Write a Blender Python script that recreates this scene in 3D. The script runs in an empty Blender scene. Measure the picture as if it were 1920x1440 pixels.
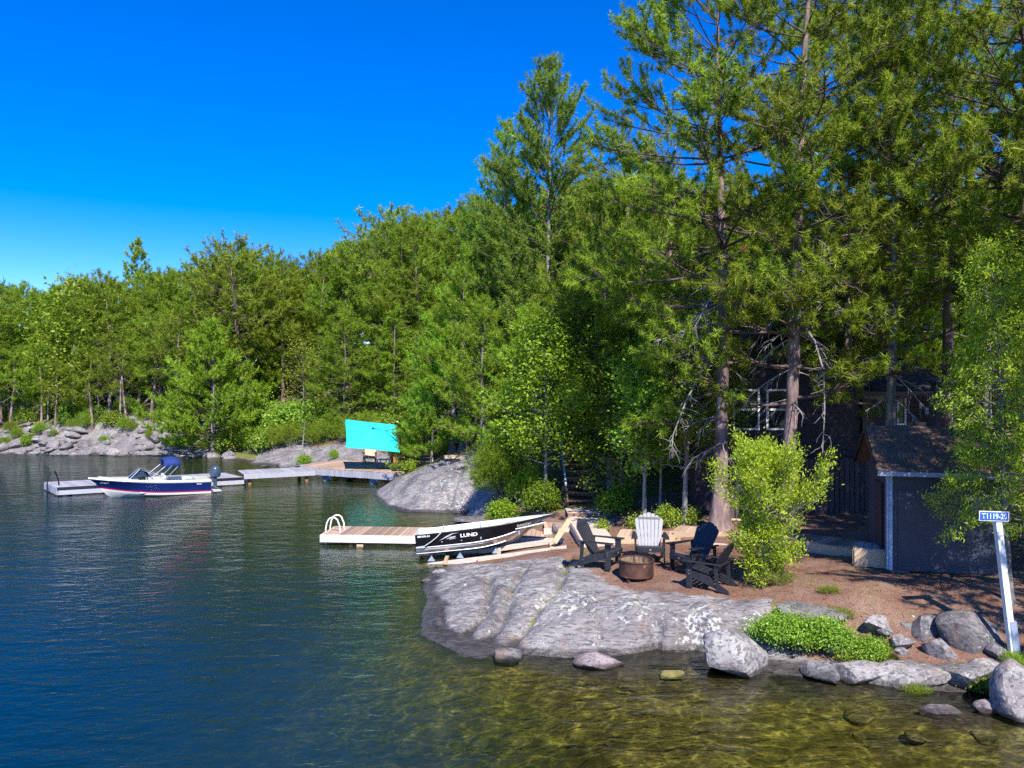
import bpy, bmesh, math, random
import numpy as np
from math import sin, cos, pi, radians, sqrt, atan2
from mathutils import Vector, Matrix

random.seed(7)
SC = bpy.context.scene
COL = SC.collection

# ------------------------------------------------------------------ camera, world, sun
cam_d = bpy.data.cameras.new('camera')
cam = bpy.data.objects.new('camera', cam_d)
COL.objects.link(cam)
cam.location = (0, 0, 5.0)
cam.rotation_euler = (radians(90), 0, 0)
cam_d.sensor_width = 36
cam_d.lens = 27.4
cam_d.clip_end = 2000
SC.camera = cam

SUN_EL = radians(47)
SUN_AZ = radians(165)          # clockwise from +Y, towards +X
w = bpy.data.worlds.new('World')
SC.world = w
w.use_nodes = True
nt = w.node_tree
nt.nodes.clear()
sky = nt.nodes.new('ShaderNodeTexSky')
sky.sky_type = 'NISHITA'
sky.sun_disc = False
sky.sun_elevation = SUN_EL
sky.sun_rotation = SUN_AZ
sky.altitude = 300
sky.air_density = 0.9
sky.dust_density = 0.1
sky.ozone_density = 6.0
hs = nt.nodes.new('ShaderNodeHueSaturation')
hs.inputs['Saturation'].default_value = 1.42
hs.inputs['Value'].default_value = 1.0
hs.inputs['Hue'].default_value = 0.518
bg = nt.nodes.new('ShaderNodeBackground')
bg.inputs['Strength'].default_value = 0.15
wo = nt.nodes.new('ShaderNodeOutputWorld')
nt.links.new(sky.outputs[0], hs.inputs['Color'])
nt.links.new(hs.outputs[0], bg.inputs['Color'])
nt.links.new(bg.outputs[0], wo.inputs['Surface'])

sd = bpy.data.lights.new('sun', 'SUN')
sd.energy = 5.0
sd.angle = radians(0.5)
sd.color = (1.0, 0.95, 0.86)
sun = bpy.data.objects.new('sun', sd)
COL.objects.link(sun)
to_sun = Vector((sin(SUN_AZ)*cos(SUN_EL), cos(SUN_AZ)*cos(SUN_EL), sin(SUN_EL)))
sun.rotation_euler = to_sun.to_track_quat('Z', 'Y').to_euler()
sun.location = (20, -20, 40)

SC.view_settings.view_transform = 'Standard'
SC.view_settings.look = 'None'
SC.view_settings.exposure = 0.75
SC.view_settings.gamma = 1
cy = SC.cycles
cy.max_bounces = 7
cy.diffuse_bounces = 2
cy.glossy_bounces = 3
cy.transmission_bounces = 4
cy.transparent_max_bounces = 12
cy.volume_bounces = 0
cy.caustics_reflective = False
cy.caustics_refractive = False
cy.use_denoising = False
cy.sample_clamp_indirect = 4.0
cy.sample_clamp_direct = 12.0

F = 1461.0
def P(px, py, z):
    """where the sight line through a spot of the photograph meets height z"""
    D = (5.0 - z) * F / (py - 720.0)
    return ((px - 960.0) / F * D, D)
def PD(px, py, D):
    return Vector(((px - 960.0) / F * D, D, 5.0 - (py - 720.0) / F * D))

# ------------------------------------------------------------------ noise
def _h(ix, iy, seed):
    n = (ix.astype(np.int64) * 374761393 + iy.astype(np.int64) * 668265263 + seed * 1442695041) & 0xffffffff
    n = ((n ^ (n >> 13)) * 1274126177) & 0xffffffff
    n = n ^ (n >> 16)
    return (n & 0xffffff) / float(0xffffff)
def vnoise(x, y, seed=0):
    x = np.asarray(x, float); y = np.asarray(y, float)
    ix = np.floor(x); iy = np.floor(y)
    fx = x - ix; fy = y - iy
    fx = fx*fx*(3-2*fx); fy = fy*fy*(3-2*fy)
    a = _h(ix, iy, seed); b = _h(ix+1, iy, seed); c = _h(ix, iy+1, seed); d = _h(ix+1, iy+1, seed)
    return (a*(1-fx)+b*fx)*(1-fy) + (c*(1-fx)+d*fx)*fy
def fbm(x, y, oct=4, seed=0):
    r = 0; a = .5; t = 0
    for o in range(oct):
        r = r + a*vnoise(x*2**o, y*2**o, seed+o*17); t += a; a *= .5
    return r/t - .5

# ------------------------------------------------------------------ materials
def nmat(name):
    m = bpy.data.materials.new(name)
    m.use_nodes = True
    t = m.node_tree
    t.nodes.clear()
    out = t.nodes.new('ShaderNodeOutputMaterial')
    return m, t, out
def N(t, kind, **kw):
    n = t.nodes.new(kind)
    for k, v in kw.items():
        if k in n.inputs.keys():
            n.inputs[k].default_value = v
        else:
            setattr(n, k, v)
    return n
def mixc(t, fac, a, b, mode='MIX'):
    n = t.nodes.new('ShaderNodeMix')
    n.data_type = 'RGBA'; n.blend_type = mode
    for sock, v in ((n.inputs[0], fac), (n.inputs[6], a), (n.inputs[7], b)):
        if hasattr(v, 'is_linked') or hasattr(v, 'links'):
            t.links.new(v, sock)
        elif isinstance(v, (int, float)):
            sock.default_value = v
        else:
            sock.default_value = (*v[:3], 1)
    return n.outputs[2]
def mth(t, op, a, b=None, c=None, clamp=False):
    n = t.nodes.new('ShaderNodeMath'); n.operation = op; n.use_clamp = clamp
    for i, v in enumerate((a, b, c)):
        if v is None: continue
        if isinstance(v, (int, float)): n.inputs[i].default_value = v
        else: t.links.new(v, n.inputs[i])
    return n.outputs[0]
def sstep(t, x, lo, hi, a=0.0, b=1.0):
    n = t.nodes.new('ShaderNodeMapRange'); n.interpolation_type = 'SMOOTHSTEP'
    t.links.new(x, n.inputs[0])
    n.inputs[1].default_value = lo; n.inputs[2].default_value = hi
    n.inputs[3].default_value = a; n.inputs[4].default_value = b
    return n.outputs[0]
def coords(t, space='Object', scale=(1,1,1), rot=(0,0,0)):
    if space == 'World':
        src = t.nodes.new('ShaderNodeNewGeometry').outputs['Position']
    else:
        src = t.nodes.new('ShaderNodeTexCoord').outputs[space]
    m = t.nodes.new('ShaderNodeMapping')
    m.inputs['Scale'].default_value = scale
    m.inputs['Rotation'].default_value = rot
    t.links.new(src, m.inputs[0])
    return m.outputs[0]
def noise(t, vec, scale, detail=4, rough=.55, dist=0):
    n = t.nodes.new('ShaderNodeTexNoise')
    n.inputs['Scale'].default_value = scale; n.inputs['Detail'].default_value = detail
    n.inputs['Roughness'].default_value = rough; n.inputs['Distortion'].default_value = dist
    t.links.new(vec, n.inputs['Vector'])
    return n.outputs['Fac']

def surf(name, c1, c2=None, scale=3, stretch=(1,1,1), rough=.6, bump=.0, metal=0, vary=.0, space='Object',
         detail=5, lo=.35, hi=.65, spots=None, spec=.4, coat=0):
    """a plain two-tone surface with grain, per-object variation and relief"""
    m, t, out = nmat(name)
    b = N(t, 'ShaderNodeBsdfPrincipled', Roughness=rough, Metallic=metal)
    b.inputs['Specular IOR Level'].default_value = spec
    if coat: b.inputs['Coat Weight'].default_value = coat
    v = coords(t, space, stretch)
    if vary or space == 'Object':
        oi = t.nodes.new('ShaderNodeObjectInfo')
        add = t.nodes.new('ShaderNodeVectorMath'); add.operation = 'ADD'
        sc = t.nodes.new('ShaderNodeVectorMath'); sc.operation = 'SCALE'
        sc.inputs[0].default_value = (37, 91, 53)
        t.links.new(oi.outputs['Random'], sc.inputs['Scale'])
        t.links.new(v, add.inputs[0]); t.links.new(sc.outputs[0], add.inputs[1])
        v = add.outputs[0]
    n = noise(t, v, scale, detail)
    if c2 is None: c2 = tuple(x*.75 for x in c1)
    c = mixc(t, sstep(t, n, lo, hi), c1, c2)
    if vary:
        f = mth(t, 'MULTIPLY_ADD', oi.outputs['Random'], 2*vary, 1-vary)
        hsn = N(t, 'ShaderNodeHueSaturation'); t.links.new(f, hsn.inputs['Value']); t.links.new(c, hsn.inputs['Color'])
        c = hsn.outputs[0]
    if spots:
        n2 = noise(t, v, spots[1], 3)
        c = mixc(t, sstep(t, n2, spots[2], spots[2]+.06), c, spots[0])
    t.links.new(c, b.inputs['Base Color'])
    if bump:
        bp = N(t, 'ShaderNodeBump', Strength=bump, Distance=.01)
        n3 = noise(t, v, scale*4, 4)
        t.links.new(n3, bp.inputs['Height']); t.links.new(bp.outputs[0], b.inputs['Normal'])
    t.links.new(b.outputs[0], out.inputs[0])
    return m

def leafmat(name, c1, c2, trans=.4, rough=.6, c3=None):
    m, t, out = nmat(name)
    oi = t.nodes.new('ShaderNodeObjectInfo')
    at = N(t, 'ShaderNodeAttribute'); at.attribute_name = 'tone'
    c = mixc(t, at.outputs['Fac'], c1, c2)
    if c3:
        c = mixc(t, mth(t, 'GREATER_THAN', at.outputs['Fac'], .992), c, c3)
    f = mth(t, 'MULTIPLY_ADD', oi.outputs['Random'], .35, .82)
    hsn = N(t, 'ShaderNodeHueSaturation'); t.links.new(f, hsn.inputs['Value']); t.links.new(c, hsn.inputs['Color'])
    fh = mth(t, 'MULTIPLY_ADD', oi.outputs['Random'], .03, .485)
    t.links.new(fh, hsn.inputs['Hue'])
    c = hsn.outputs[0]
    d = N(t, 'ShaderNodeBsdfDiffuse'); t.links.new(c, d.inputs[0])
    tr = N(t, 'ShaderNodeBsdfTranslucent'); t.links.new(c, tr.inputs[0])
    g = N(t, 'ShaderNodeBsdfGlossy', Roughness=rough); g.inputs[0].default_value = (.8, .85, .7, 1)
    m1 = t.nodes.new('ShaderNodeMixShader'); m1.inputs[0].default_value = trans
    t.links.new(d.outputs[0], m1.inputs[1]); t.links.new(tr.outputs[0], m1.inputs[2])
    m2 = t.nodes.new('ShaderNodeMixShader'); m2.inputs[0].default_value = .03
    t.links.new(m1.outputs[0], m2.inputs[1]); t.links.new(g.outputs[0], m2.inputs[2])
    t.links.new(m2.outputs[0], out.inputs[0])
    return m

def rock_nodes(t, lich_in, tint=(1,1,1), layered=True):
    """grey layered gneiss with white and pale green lichen; returns colour and height sockets"""
    v = coords(t, 'World', (1,1,1), (0, 0, radians(-14)))
    vs = coords(t, 'World', (.42, 1.7, 2.4), (radians(12), 0, radians(-14))) if layered else coords(t, 'Object', (1.0, 1.5, 1.2), (radians(25), radians(20), 0))
    n1 = noise(t, v, 1.1, 6, .6)
    n2 = noise(t, vs, 4.2, 7, .68, .9)
    n3 = noise(t, v, 14, 5, .6)
    c = mixc(t, sstep(t, n1, .35, .65), tuple(a*b for a, b in zip((.115,.102,.105), tint)), tuple(a*b for a, b in zip((.285,.265,.255), tint)))
    c = mixc(t, sstep(t, n2, .45, .66, 0, .7), c, tuple(a*b for a, b in zip((.38,.355,.35), tint)))
    c = mixc(t, sstep(t, noise(t, v, .55, 5, .6, .3), .46, .62, 0, .55), c, (.17,.145,.15))
    c = mixc(t, sstep(t, noise(t, vs, 11, 5, .7, .4), .52, .40, 0, .75), c, (.05,.047,.055))
    c = mixc(t, sstep(t, noise(t, v, 2.3, 4), .60, .72, 0, .6), c, (.30,.20,.15))       # iron stain
    # lichen
    nl = noise(t, v, 9, 5, .62)
    nl2 = noise(t, v, 1.7, 3)
    th = mth(t, 'ADD', mth(t, 'MULTIPLY', nl, .75), mth(t, 'MULTIPLY', nl2, .35))
    th = mth(t, 'ADD', th, mth(t, 'MULTIPLY', lich_in, .16))
    c = mixc(t, sstep(t, th, .715, .74), c, (.40,.40,.385))
    nl3 = noise(t, v, 4.3, 4, .6)
    th2 = mth(t, 'ADD', nl3, mth(t, 'MULTIPLY', lich_in, .06))
    c = mixc(t, sstep(t, th2, .69, .72), c, (.40,.40,.28))
    vo = N(t, 'ShaderNodeTexVoronoi'); vo.inputs['Scale'].default_value = 16
    t.links.new(v, vo.inputs['Vector'])
    pick = mth(t, 'GREATER_THAN', noise(t, v, 3.1, 2), .50)
    c = mixc(t, mth(t, 'MULTIPLY', sstep(t, vo.outputs['Distance'], .16, .11), pick), c, (.50,.50,.50))
    hgt = mth(t, 'ADD', mth(t, 'MULTIPLY', n2, .6), mth(t, 'MULTIPLY', n3, .6))
    return c, hgt, v, n3
def wet(t, c, hi=.10):
    """water-stained band just above the waterline"""
    g = t.nodes.new('ShaderNodeNewGeometry')
    s = t.nodes.new('ShaderNodeSeparateXYZ'); t.links.new(g.outputs['Position'], s.inputs[0])
    k = sstep(t, s.outputs[2], hi*.4, hi)
    return mixc(t, k, mixc(t, 1.0, c, (.33,.31,.30), 'MULTIPLY'), c), k

def ground_mat():
    m, t, out = nmat('ground_surface')
    b = N(t, 'ShaderNodeBsdfPrincipled')
    ar = N(t, 'ShaderNodeAttribute'); ar.attribute_name = 'rock'
    al = N(t, 'ShaderNodeAttribute'); al.attribute_name = 'lichen'
    am = N(t, 'ShaderNodeAttribute'); am.attribute_name = 'moss'
    c, hgt, v, n3 = rock_nodes(t, al.outputs['Fac'])
    # needle litter
    nl = noise(t, v, 3.0, 6, .7)
    nf = noise(t, v, 60, 3, .7)
    lit = mixc(t, sstep(t, noise(t, v, 1.1, 6, .7), .38, .62), (.23,.115,.070), (.36,.235,.165))
    lit = mixc(t, sstep(t, nf, .42, .6), lit, (.17,.075,.045))
    lit = mixc(t, sstep(t, noise(t, v, 90, 2), .64, .68), lit, (.5,.44,.38))
    mo = mixc(t, sstep(t, noise(t, v, 7, 4), .4, .6), (.10,.13,.03), (.22,.20,.05))
    lit = mixc(t, sstep(t, mth(t, 'ADD', noise(t, v, 1.3, 5), mth(t, 'MULTIPLY', am.outputs['Fac'], .4)), .62, .72), lit, mo)
    c = mixc(t, sstep(t, mth(t, 'ADD', am.outputs['Fac'], mth(t, 'MULTIPLY', noise(t, v, 12, 4), .8)), .95, 1.1), c, mo)
    rk = sstep(t, mth(t, 'ADD', ar.outputs['Fac'], mth(t, 'MULTIPLY_ADD', noise(t, v, 2.6, 6, .65), .9, -.45)), .42, .56)
    col = mixc(t, rk, lit, c)
    col, k = wet(t, col, .13)
    # under water the rock carries brown-olive algae
    g = t.nodes.new('ShaderNodeNewGeometry')
    s = t.nodes.new('ShaderNodeSeparateXYZ'); t.links.new(g.outputs['Position'], s.inputs[0])
    alg = mixc(t, sstep(t, noise(t, v, 2.2, 6, .65), .4, .62), (.22,.18,.04), (.46,.40,.085))
    alg = mixc(t, sstep(t, noise(t, v, 6.5, 5, .65), .56, .46, 0, .65), alg, (.12,.09,.03))
    col = mixc(t, sstep(t, s.outputs[2], -.02, -.16), col, alg)
    t.links.new(col, b.inputs['Base Color'])
    rg = t.nodes.new('ShaderNodeMapRange'); t.links.new(k, rg.inputs[0]); rg.inputs[3].default_value = .35; rg.inputs[4].default_value = .85
    t.links.new(rg.outputs[0], b.inputs['Roughness'])
    bp = N(t, 'ShaderNodeBump', Strength=.8, Distance=.045)
    t.links.new(mth(t, 'ADD', hgt, mth(t, 'MULTIPLY', nf, mth(t, 'SUBTRACT', 1.0, rk))), bp.inputs['Height'])
    t.links.new(bp.outputs[0], b.inputs['Normal'])
    t.links.new(b.outputs[0], out.inputs[0])
    return m
def boulder_mat(name, tint=(1,1,1), lich=.2):
    m, t, out = nmat(name)
    b = N(t, 'ShaderNodeBsdfPrincipled', Roughness=.85)
    v = N(t, 'ShaderNodeValue'); v.outputs[0].default_value = lich
    c, hgt, _, _ = rock_nodes(t, v.outputs[0], tint, False)
    oi = t.nodes.new('ShaderNodeObjectInfo')
    hsn = N(t, 'ShaderNodeHueSaturation'); t.links.new(mth(t, 'MULTIPLY_ADD', oi.outputs['Random'], .5, .75), hsn.inputs['Value']); t.links.new(c, hsn.inputs['Color'])
    col, k = wet(t, hsn.outputs[0], .10)
    t.links.new(col, b.inputs['Base Color'])
    bp = N(t, 'ShaderNodeBump', Strength=.7, Distance=.04)
    t.links.new(hgt, bp.inputs['Height']); t.links.new(bp.outputs[0], b.inputs['Normal'])
    t.links.new(b.outputs[0], out.inputs[0])
    return m

M = {}
M['ground'] = ground_mat()
M['boulder'] = boulder_mat('boulder_stone')
M['boulder_pale'] = boulder_mat('boulder_stone_pale', (1.25,1.25,1.25), .5)
M['boulder_pink'] = boulder_mat('boulder_stone_pink', (1.12,.93,.93), .1)
M['ground_stone'] = surf('algae_covered_stone', (.22,.19,.06), (.12,.10,.03), 3, rough=.9, bump=.5)
M['plank_grey'] = surf('plank_grey_wood', (.40,.39,.43), (.28,.27,.31), 6, (1,9,9), .75, .4, vary=.18)
M['plank_tan'] = surf('plank_tan_wood', (.52,.36,.27), (.30,.20,.14), 6, (1,9,9), .7, .4, vary=.38)
M['plank_new'] = surf('plank_new_wood', (.62,.46,.30), (.50,.35,.22), 4, (1,9,9), .65, .3, vary=.12, spots=((.25,.16,.10), 2.5, .70))
M['plank_pale'] = surf('plank_pale_wood', (.66,.56,.47), (.50,.40,.33), 4, (1,9,9), .65, .3, vary=.10, spots=((.30,.20,.14), 3, .70))
M['plank_brown'] = surf('plank_brown_wood', (.30,.17,.11), (.19,.10,.065), 5, (1,9,9), .75, .4, vary=.18)
M['skirt_grey'] = surf('skirt_grey_wood', (.42,.41,.46), (.30,.30,.36), 5, (1,6,6), .75, .3, vary=.12)
M['white_paint'] = surf('white_paint', (.80,.80,.80), (.70,.70,.69), 4, rough=.5, bump=.1)
M['white_metal'] = surf('white_metal', (.82,.82,.82), (.76,.76,.76), 4, rough=.3)
M['white_gel'] = surf('white_gelcoat', (.78,.77,.70), (.72,.71,.65), 2, rough=.25, coat=.3)
M['navy'] = surf('navy_gelcoat', (.008,.02,.12), (.010,.026,.14), 2, rough=.18, coat=.6)
M['magenta'] = surf('red_stripe', (.55,.01,.09), (.50,.01,.08), 2, rough=.3)
M['blue_canvas'] = surf('blue_canvas', (.015,.04,.20), (.01,.03,.15), 14, rough=.85, bump=.3)
M['motor'] = surf('motor_paint', (.045,.075,.125), (.04,.065,.11), 2, rough=.25, coat=.5)
M['black'] = surf('black_paint', (.012,.012,.015), (.018,.018,.02), 8, rough=.35, bump=.05)
M['black_hull'] = surf('black_hull_paint', (.007,.007,.010), (.010,.010,.014), 4, rough=.3, spec=.2)
M['alu'] = surf('bare_aluminium', (.62,.60,.60), (.45,.43,.42), 3, (1,1,4), rough=.33, metal=.85, bump=.08)
M['alu_band'] = surf('aluminium_band', (.72,.73,.76), (.60,.61,.64), 3, (1,1,6), rough=.35, metal=.3)
M['alu_white'] = surf('boat_inside_paint', (.78,.79,.82), (.68,.69,.72), 3, rough=.45)
M['rib'] = surf('rib_blue_grey', (.30,.36,.47), None, 3, rough=.5)
M['steel'] = surf('stainless_steel', (.7,.7,.72), (.6,.6,.62), 3, rough=.25, metal=.8)
M['rust'] = surf('rusty_steel', (.055,.030,.028), (.13,.06,.04), 5, rough=.7, metal=.3, bump=.4, spots=((.42,.22,.10), 3.2, .63))
M['rust_in'] = surf('burnt_steel', (.30,.22,.13), (.08,.05,.04), 6, (3,3,.5), rough=.8, bump=.4)
M['ash'] = surf('ash', (.12,.11,.10), (.30,.28,.26), 14, rough=.95, bump=.6)
M['chair_black'] = surf('charcoal_chair_plastic', (.020,.021,.028), (.030,.031,.040), 12, (1,1,1), rough=.42, bump=.12)
M['cedar_wood'] = surf('orange_chair_wood', (.46,.19,.08), (.36,.14,.06), 5, (1,6,6), rough=.6, bump=.2, vary=.1)
M['pale_wood'] = surf('pale_chair_wood', (.62,.45,.30), (.55,.38,.25), 5, (1,6,6), rough=.6, bump=.2, vary=.08)
M['turq'] = surf('turquoise_canvas', (.02,.80,.84), (.02,.77,.82), 1.5, rough=.8, bump=.06)
M['siding'] = surf('dark_siding_paint', (.026,.024,.040), (.018,.017,.030), 5, (1,8,8), rough=.55, bump=.3, vary=.12)
M['fence'] = surf('dark_weathered_board', (.10,.078,.085), (.055,.042,.048), 5, (8,8,1), rough=.8, bump=.4, vary=.25)
M['shed_wall'] = surf('charcoal_shed_panel', (.040,.048,.080), (.030,.037,.062), 3, (1,1,1), rough=.6, bump=.25)
M['shed_trim'] = surf('blue_white_trim', (.35,.46,.60), (.30,.40,.55), 3, rough=.5)
M['shingle'] = surf('brown_roof_shingle', (.17,.105,.075), (.10,.062,.046), 5, (1,1,1), rough=.9, bump=.6, vary=.2, spots=((.22,.13,.08), 9, .66))
M['roof_dark'] = surf('dark_roof_shingle', (.040,.038,.048), (.025,.024,.03), 7, rough=.8, bump=.5, vary=.15)
M['brick_block'] = surf('pinkish_block', (.24,.14,.15), (.16,.10,.11), 8, rough=.9, bump=.4)
M['concrete'] = surf('blue_grey_concrete', (.22,.30,.38), (.16,.22,.30), 5, rough=.85, bump=.3)
M['sign_blue'] = surf('blue_sign_face', (.01,.10,.50), (.012,.11,.52), 2, rough=.35)
M['post_white'] = surf('worn_white_post', (.80,.80,.80), (.68,.68,.70), 3, (1,1,.6), rough=.55, bump=.2, spots=((.16,.26,.36), 2.6, .62))
M['rope'] = surf('white_rope', (.7,.7,.66), (.5,.5,.48), 40, rough=.8)
M['bark_red'] = surf('pine_bark', (.30,.205,.19), (.12,.08,.078), 5.5, (1,1,.28), rough=.95, bump=1.0, spots=((.46,.36,.33), 7, .60))
M['bark_grey'] = surf('grey_bark', (.24,.225,.215), (.12,.11,.105), 6, (1,1,.35), rough=.95, bump=.8, spots=((.42,.44,.40), 6, .62))
M['bark_pale'] = surf('pale_bark', (.30,.28,.27), (.18,.165,.16), 6, (1,1,.4), rough=.95, bump=.6)
M['limb'] = surf('limb_bark', (.15,.105,.095), (.08,.055,.05), 6, rough=.95)
M['dead'] = surf('dead_grey_wood', (.34,.31,.30), (.22,.20,.19), 5, rough=.95, bump=.3)
M['twig'] = surf('purple_brown_twigs', (.22,.165,.165), (.15,.11,.11), 5, rough=.95)
M['lf_red'] = leafmat('red_pine_needles', (.07,.145,.006), (.48,.60,.035), .5, c3=(.38,.13,.05))
M['lf_far'] = leafmat('far_pine_needles', (.06,.13,.006), (.42,.55,.030), .5)
M['lf_far2'] = leafmat('far_white_pine_needles', (.09,.20,.010), (.40,.58,.030), .5)
M['lf_white'] = leafmat('white_pine_needles', (.12,.25,.012), (.46,.63,.035), .5)
M['lf_spire'] = leafmat('blue_green_pine_needles', (.11,.24,.025), (.40,.59,.060), .5)
M['lf_cedar'] = leafmat('cedar_sprays', (.22,.33,.012), (.56,.68,.035), .45)
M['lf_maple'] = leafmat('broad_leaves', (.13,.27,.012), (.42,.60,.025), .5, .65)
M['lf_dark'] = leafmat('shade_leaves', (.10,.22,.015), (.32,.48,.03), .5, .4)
M['lf_bush'] = leafmat('yellow_green_leaves', (.18,.26,.018), (.38,.46,.04), .45)
M['lf_mat'] = leafmat('low_shrub_leaves', (.12,.23,.02), (.36,.50,.05), .4, .4)
M['lf_grass'] = leafmat('grass_blades', (.16,.22,.03), (.38,.36,.10), .4)
M['lf_rust'] = leafmat('rusty_needles', (.32,.11,.05), (.45,.20,.10), .3)
def glassmat():
    m, t, out = nmat('windshield_glass')
    g = N(t, 'ShaderNodeBsdfGlossy', Roughness=.03); tr = N(t, 'ShaderNodeBsdfTransparent'); tr.inputs[0].default_value = (.75,.82,.88,1)
    fr = N(t, 'ShaderNodeFresnel', IOR=1.5)
    mx = t.nodes.new('ShaderNodeMixShader'); t.links.new(fr.outputs[0], mx.inputs[0]); t.links.new(tr.outputs[0], mx.inputs[1]); t.links.new(g.outputs[0], mx.inputs[2])
    t.links.new(mx.outputs[0], out.inputs[0])
    return m
M['glass'] = glassmat()
M['pane'] = surf('dark_window_glass', (.02,.03,.03), (.015,.022,.022), 2, rough=.12, spec=.25)

def water_mat():
    m, t, out = nmat('lake_water')
    v = coords(t, 'World', (.75, 1.5, 1), (0, 0, radians(16)))
    v2 = coords(t, 'World', (.9, 1.5, 1), (0, 0, radians(-24)))
    a = noise(t, v, 1.15, 3, .55, .4)
    b_ = noise(t, v2, 3.4, 4, .6, .5)
    c_ = noise(t, v, 9, 3, .6)
    h = mth(t, 'ADD', mth(t, 'MULTIPLY', a, 1.0), mth(t, 'ADD', mth(t, 'MULTIPLY', b_, .38), mth(t, 'MULTIPLY', c_, .09)))
    # calmer towards the sheltered shore
    big = noise(t, coords(t, 'World'), .12, 2)
    bp = N(t, 'ShaderNodeBump', Strength=1.0, Distance=.055)
    t.links.new(mth(t, 'MULTIPLY', h, sstep(t, big, .3, .7, .75, 1.15)), bp.inputs['Height'])
    fr = N(t, 'ShaderNodeFresnel', IOR=1.33); t.links.new(bp.outputs[0], fr.inputs['Normal'])
    gl = N(t, 'ShaderNodeBsdfGlossy', Roughness=.035); t.links.new(bp.outputs[0], gl.inputs['Normal'])
    tr = N(t, 'ShaderNodeBsdfTransparent')
    # caustic light network painted into the see-through colour of the surface
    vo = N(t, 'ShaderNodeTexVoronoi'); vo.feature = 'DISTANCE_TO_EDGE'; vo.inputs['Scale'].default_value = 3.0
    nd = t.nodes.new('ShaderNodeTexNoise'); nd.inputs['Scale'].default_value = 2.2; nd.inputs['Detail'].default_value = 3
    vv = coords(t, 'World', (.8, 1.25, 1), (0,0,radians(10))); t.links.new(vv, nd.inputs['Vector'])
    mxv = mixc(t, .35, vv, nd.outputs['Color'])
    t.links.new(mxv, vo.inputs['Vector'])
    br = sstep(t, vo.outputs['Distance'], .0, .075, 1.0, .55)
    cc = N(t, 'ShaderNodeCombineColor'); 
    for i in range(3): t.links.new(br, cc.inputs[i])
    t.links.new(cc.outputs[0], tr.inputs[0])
    # murky film, thin over the shelf; its colour also paints reflected sky and trees
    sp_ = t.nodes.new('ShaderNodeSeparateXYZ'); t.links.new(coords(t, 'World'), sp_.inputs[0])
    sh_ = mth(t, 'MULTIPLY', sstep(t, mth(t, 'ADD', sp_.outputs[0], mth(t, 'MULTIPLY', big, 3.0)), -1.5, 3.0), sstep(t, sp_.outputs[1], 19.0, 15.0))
    film_mix = mth(t, 'MULTIPLY_ADD', sh_, -.23, .26)
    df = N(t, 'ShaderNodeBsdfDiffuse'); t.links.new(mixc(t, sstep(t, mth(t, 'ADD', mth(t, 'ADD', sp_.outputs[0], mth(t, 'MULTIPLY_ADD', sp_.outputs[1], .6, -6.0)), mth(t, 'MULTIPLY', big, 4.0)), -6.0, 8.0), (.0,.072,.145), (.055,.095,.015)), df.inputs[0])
    m0 = t.nodes.new('ShaderNodeMixShader'); t.links.new(film_mix, m0.inputs[0])
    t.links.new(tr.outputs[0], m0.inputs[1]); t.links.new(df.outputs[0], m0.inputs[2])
    mx = t.nodes.new('ShaderNodeMixShader'); t.links.new(fr.outputs[0], mx.inputs[0])
    t.links.new(m0.outputs[0], mx.inputs[1]); t.links.new(gl.outputs[0], mx.inputs[2])
    t.links.new(mx.outputs[0], out.inputs[0])
    va = N(t, 'ShaderNodeVolumeAbsorption', Density=.6)
    va.inputs['Color'].default_value = (.42,.50,.0,1)
    t.links.new(va.outputs[0], out.inputs['Volume'])
    return m
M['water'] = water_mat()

# ------------------------------------------------------------------ objects
def tag(o, label=None, cat=None, group=None, kind=None):
    if label: o['label'] = label
    if cat: o['category'] = cat
    if group: o['group'] = group
    if kind: o['kind'] = kind
    return o
def empty(name, loc=(0,0,0), rz=0, label=None, cat=None, group=None):
    o = bpy.data.objects.new(name, None); COL.objects.link(o)
    o.empty_display_size = .2
    o.location = loc; o.rotation_euler = (0, 0, rz)
    return tag(o, label, cat, group)
def link(name, me, parent=None, mats=None):
    o = bpy.data.objects.new(name, me); COL.objects.link(o)
    if parent: o.parent = parent
    return o
def copy_tree(o, parent=None):
    c = o.copy(); COL.objects.link(c)
    c.parent = parent
    for ch in [x for x in KIDS.get(o.name, [])]:
        k = copy_tree(ch, c); KIDS.setdefault(c.name, []).append(k)
    return c
KIDS = {}
def reg(o):
    if o.parent: KIDS.setdefault(o.parent.name, []).append(o)
    return o

def mesh_np(name, V, Fq=None, Ft=None, mat=None, attrs=None, smooth=False, mats=None, mi=None):
    """mesh from arrays; faces quads and/or triangles"""
    me = bpy.data.meshes.new(name)
    V = np.asarray(V, np.float32).reshape(-1, 3)
    loops = []; sizes = []
    if Fq is not None and len(Fq): loops.append(np.asarray(Fq, np.int32).ravel()); sizes.append(np.full(len(Fq), 4, np.int32))
    if Ft is not None and len(Ft): loops.append(np.asarray(Ft, np.int32).ravel()); sizes.append(np.full(len(Ft), 3, np.int32))
    L = np.concatenate(loops); S = np.concatenate(sizes)
    me.vertices.add(len(V)); me.vertices.foreach_set('co', V.ravel())
    me.loops.add(len(L)); me.loops.foreach_set('vertex_index', L)
    me.polygons.add(len(S))
    st = np.zeros(len(S), np.int32); st[1:] = np.cumsum(S)[:-1]
    me.polygons.foreach_set('loop_start', st); me.polygons.foreach_set('loop_total', S)
    for m_ in (mats or ([mat] if mat else [])): me.materials.append(m_)
    if mi is not None: me.polygons.foreach_set('material_index', np.asarray(mi, np.int32))
    if smooth: me.polygons.foreach_set('use_smooth', np.ones(len(S), bool))
    for k, a in (attrs or {}).items():
        at = me.attributes.new(k, 'FLOAT', 'POINT'); at.data.foreach_set('value', np.asarray(a, np.float32))
    me.update(calc_edges=True)
    return me

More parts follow.
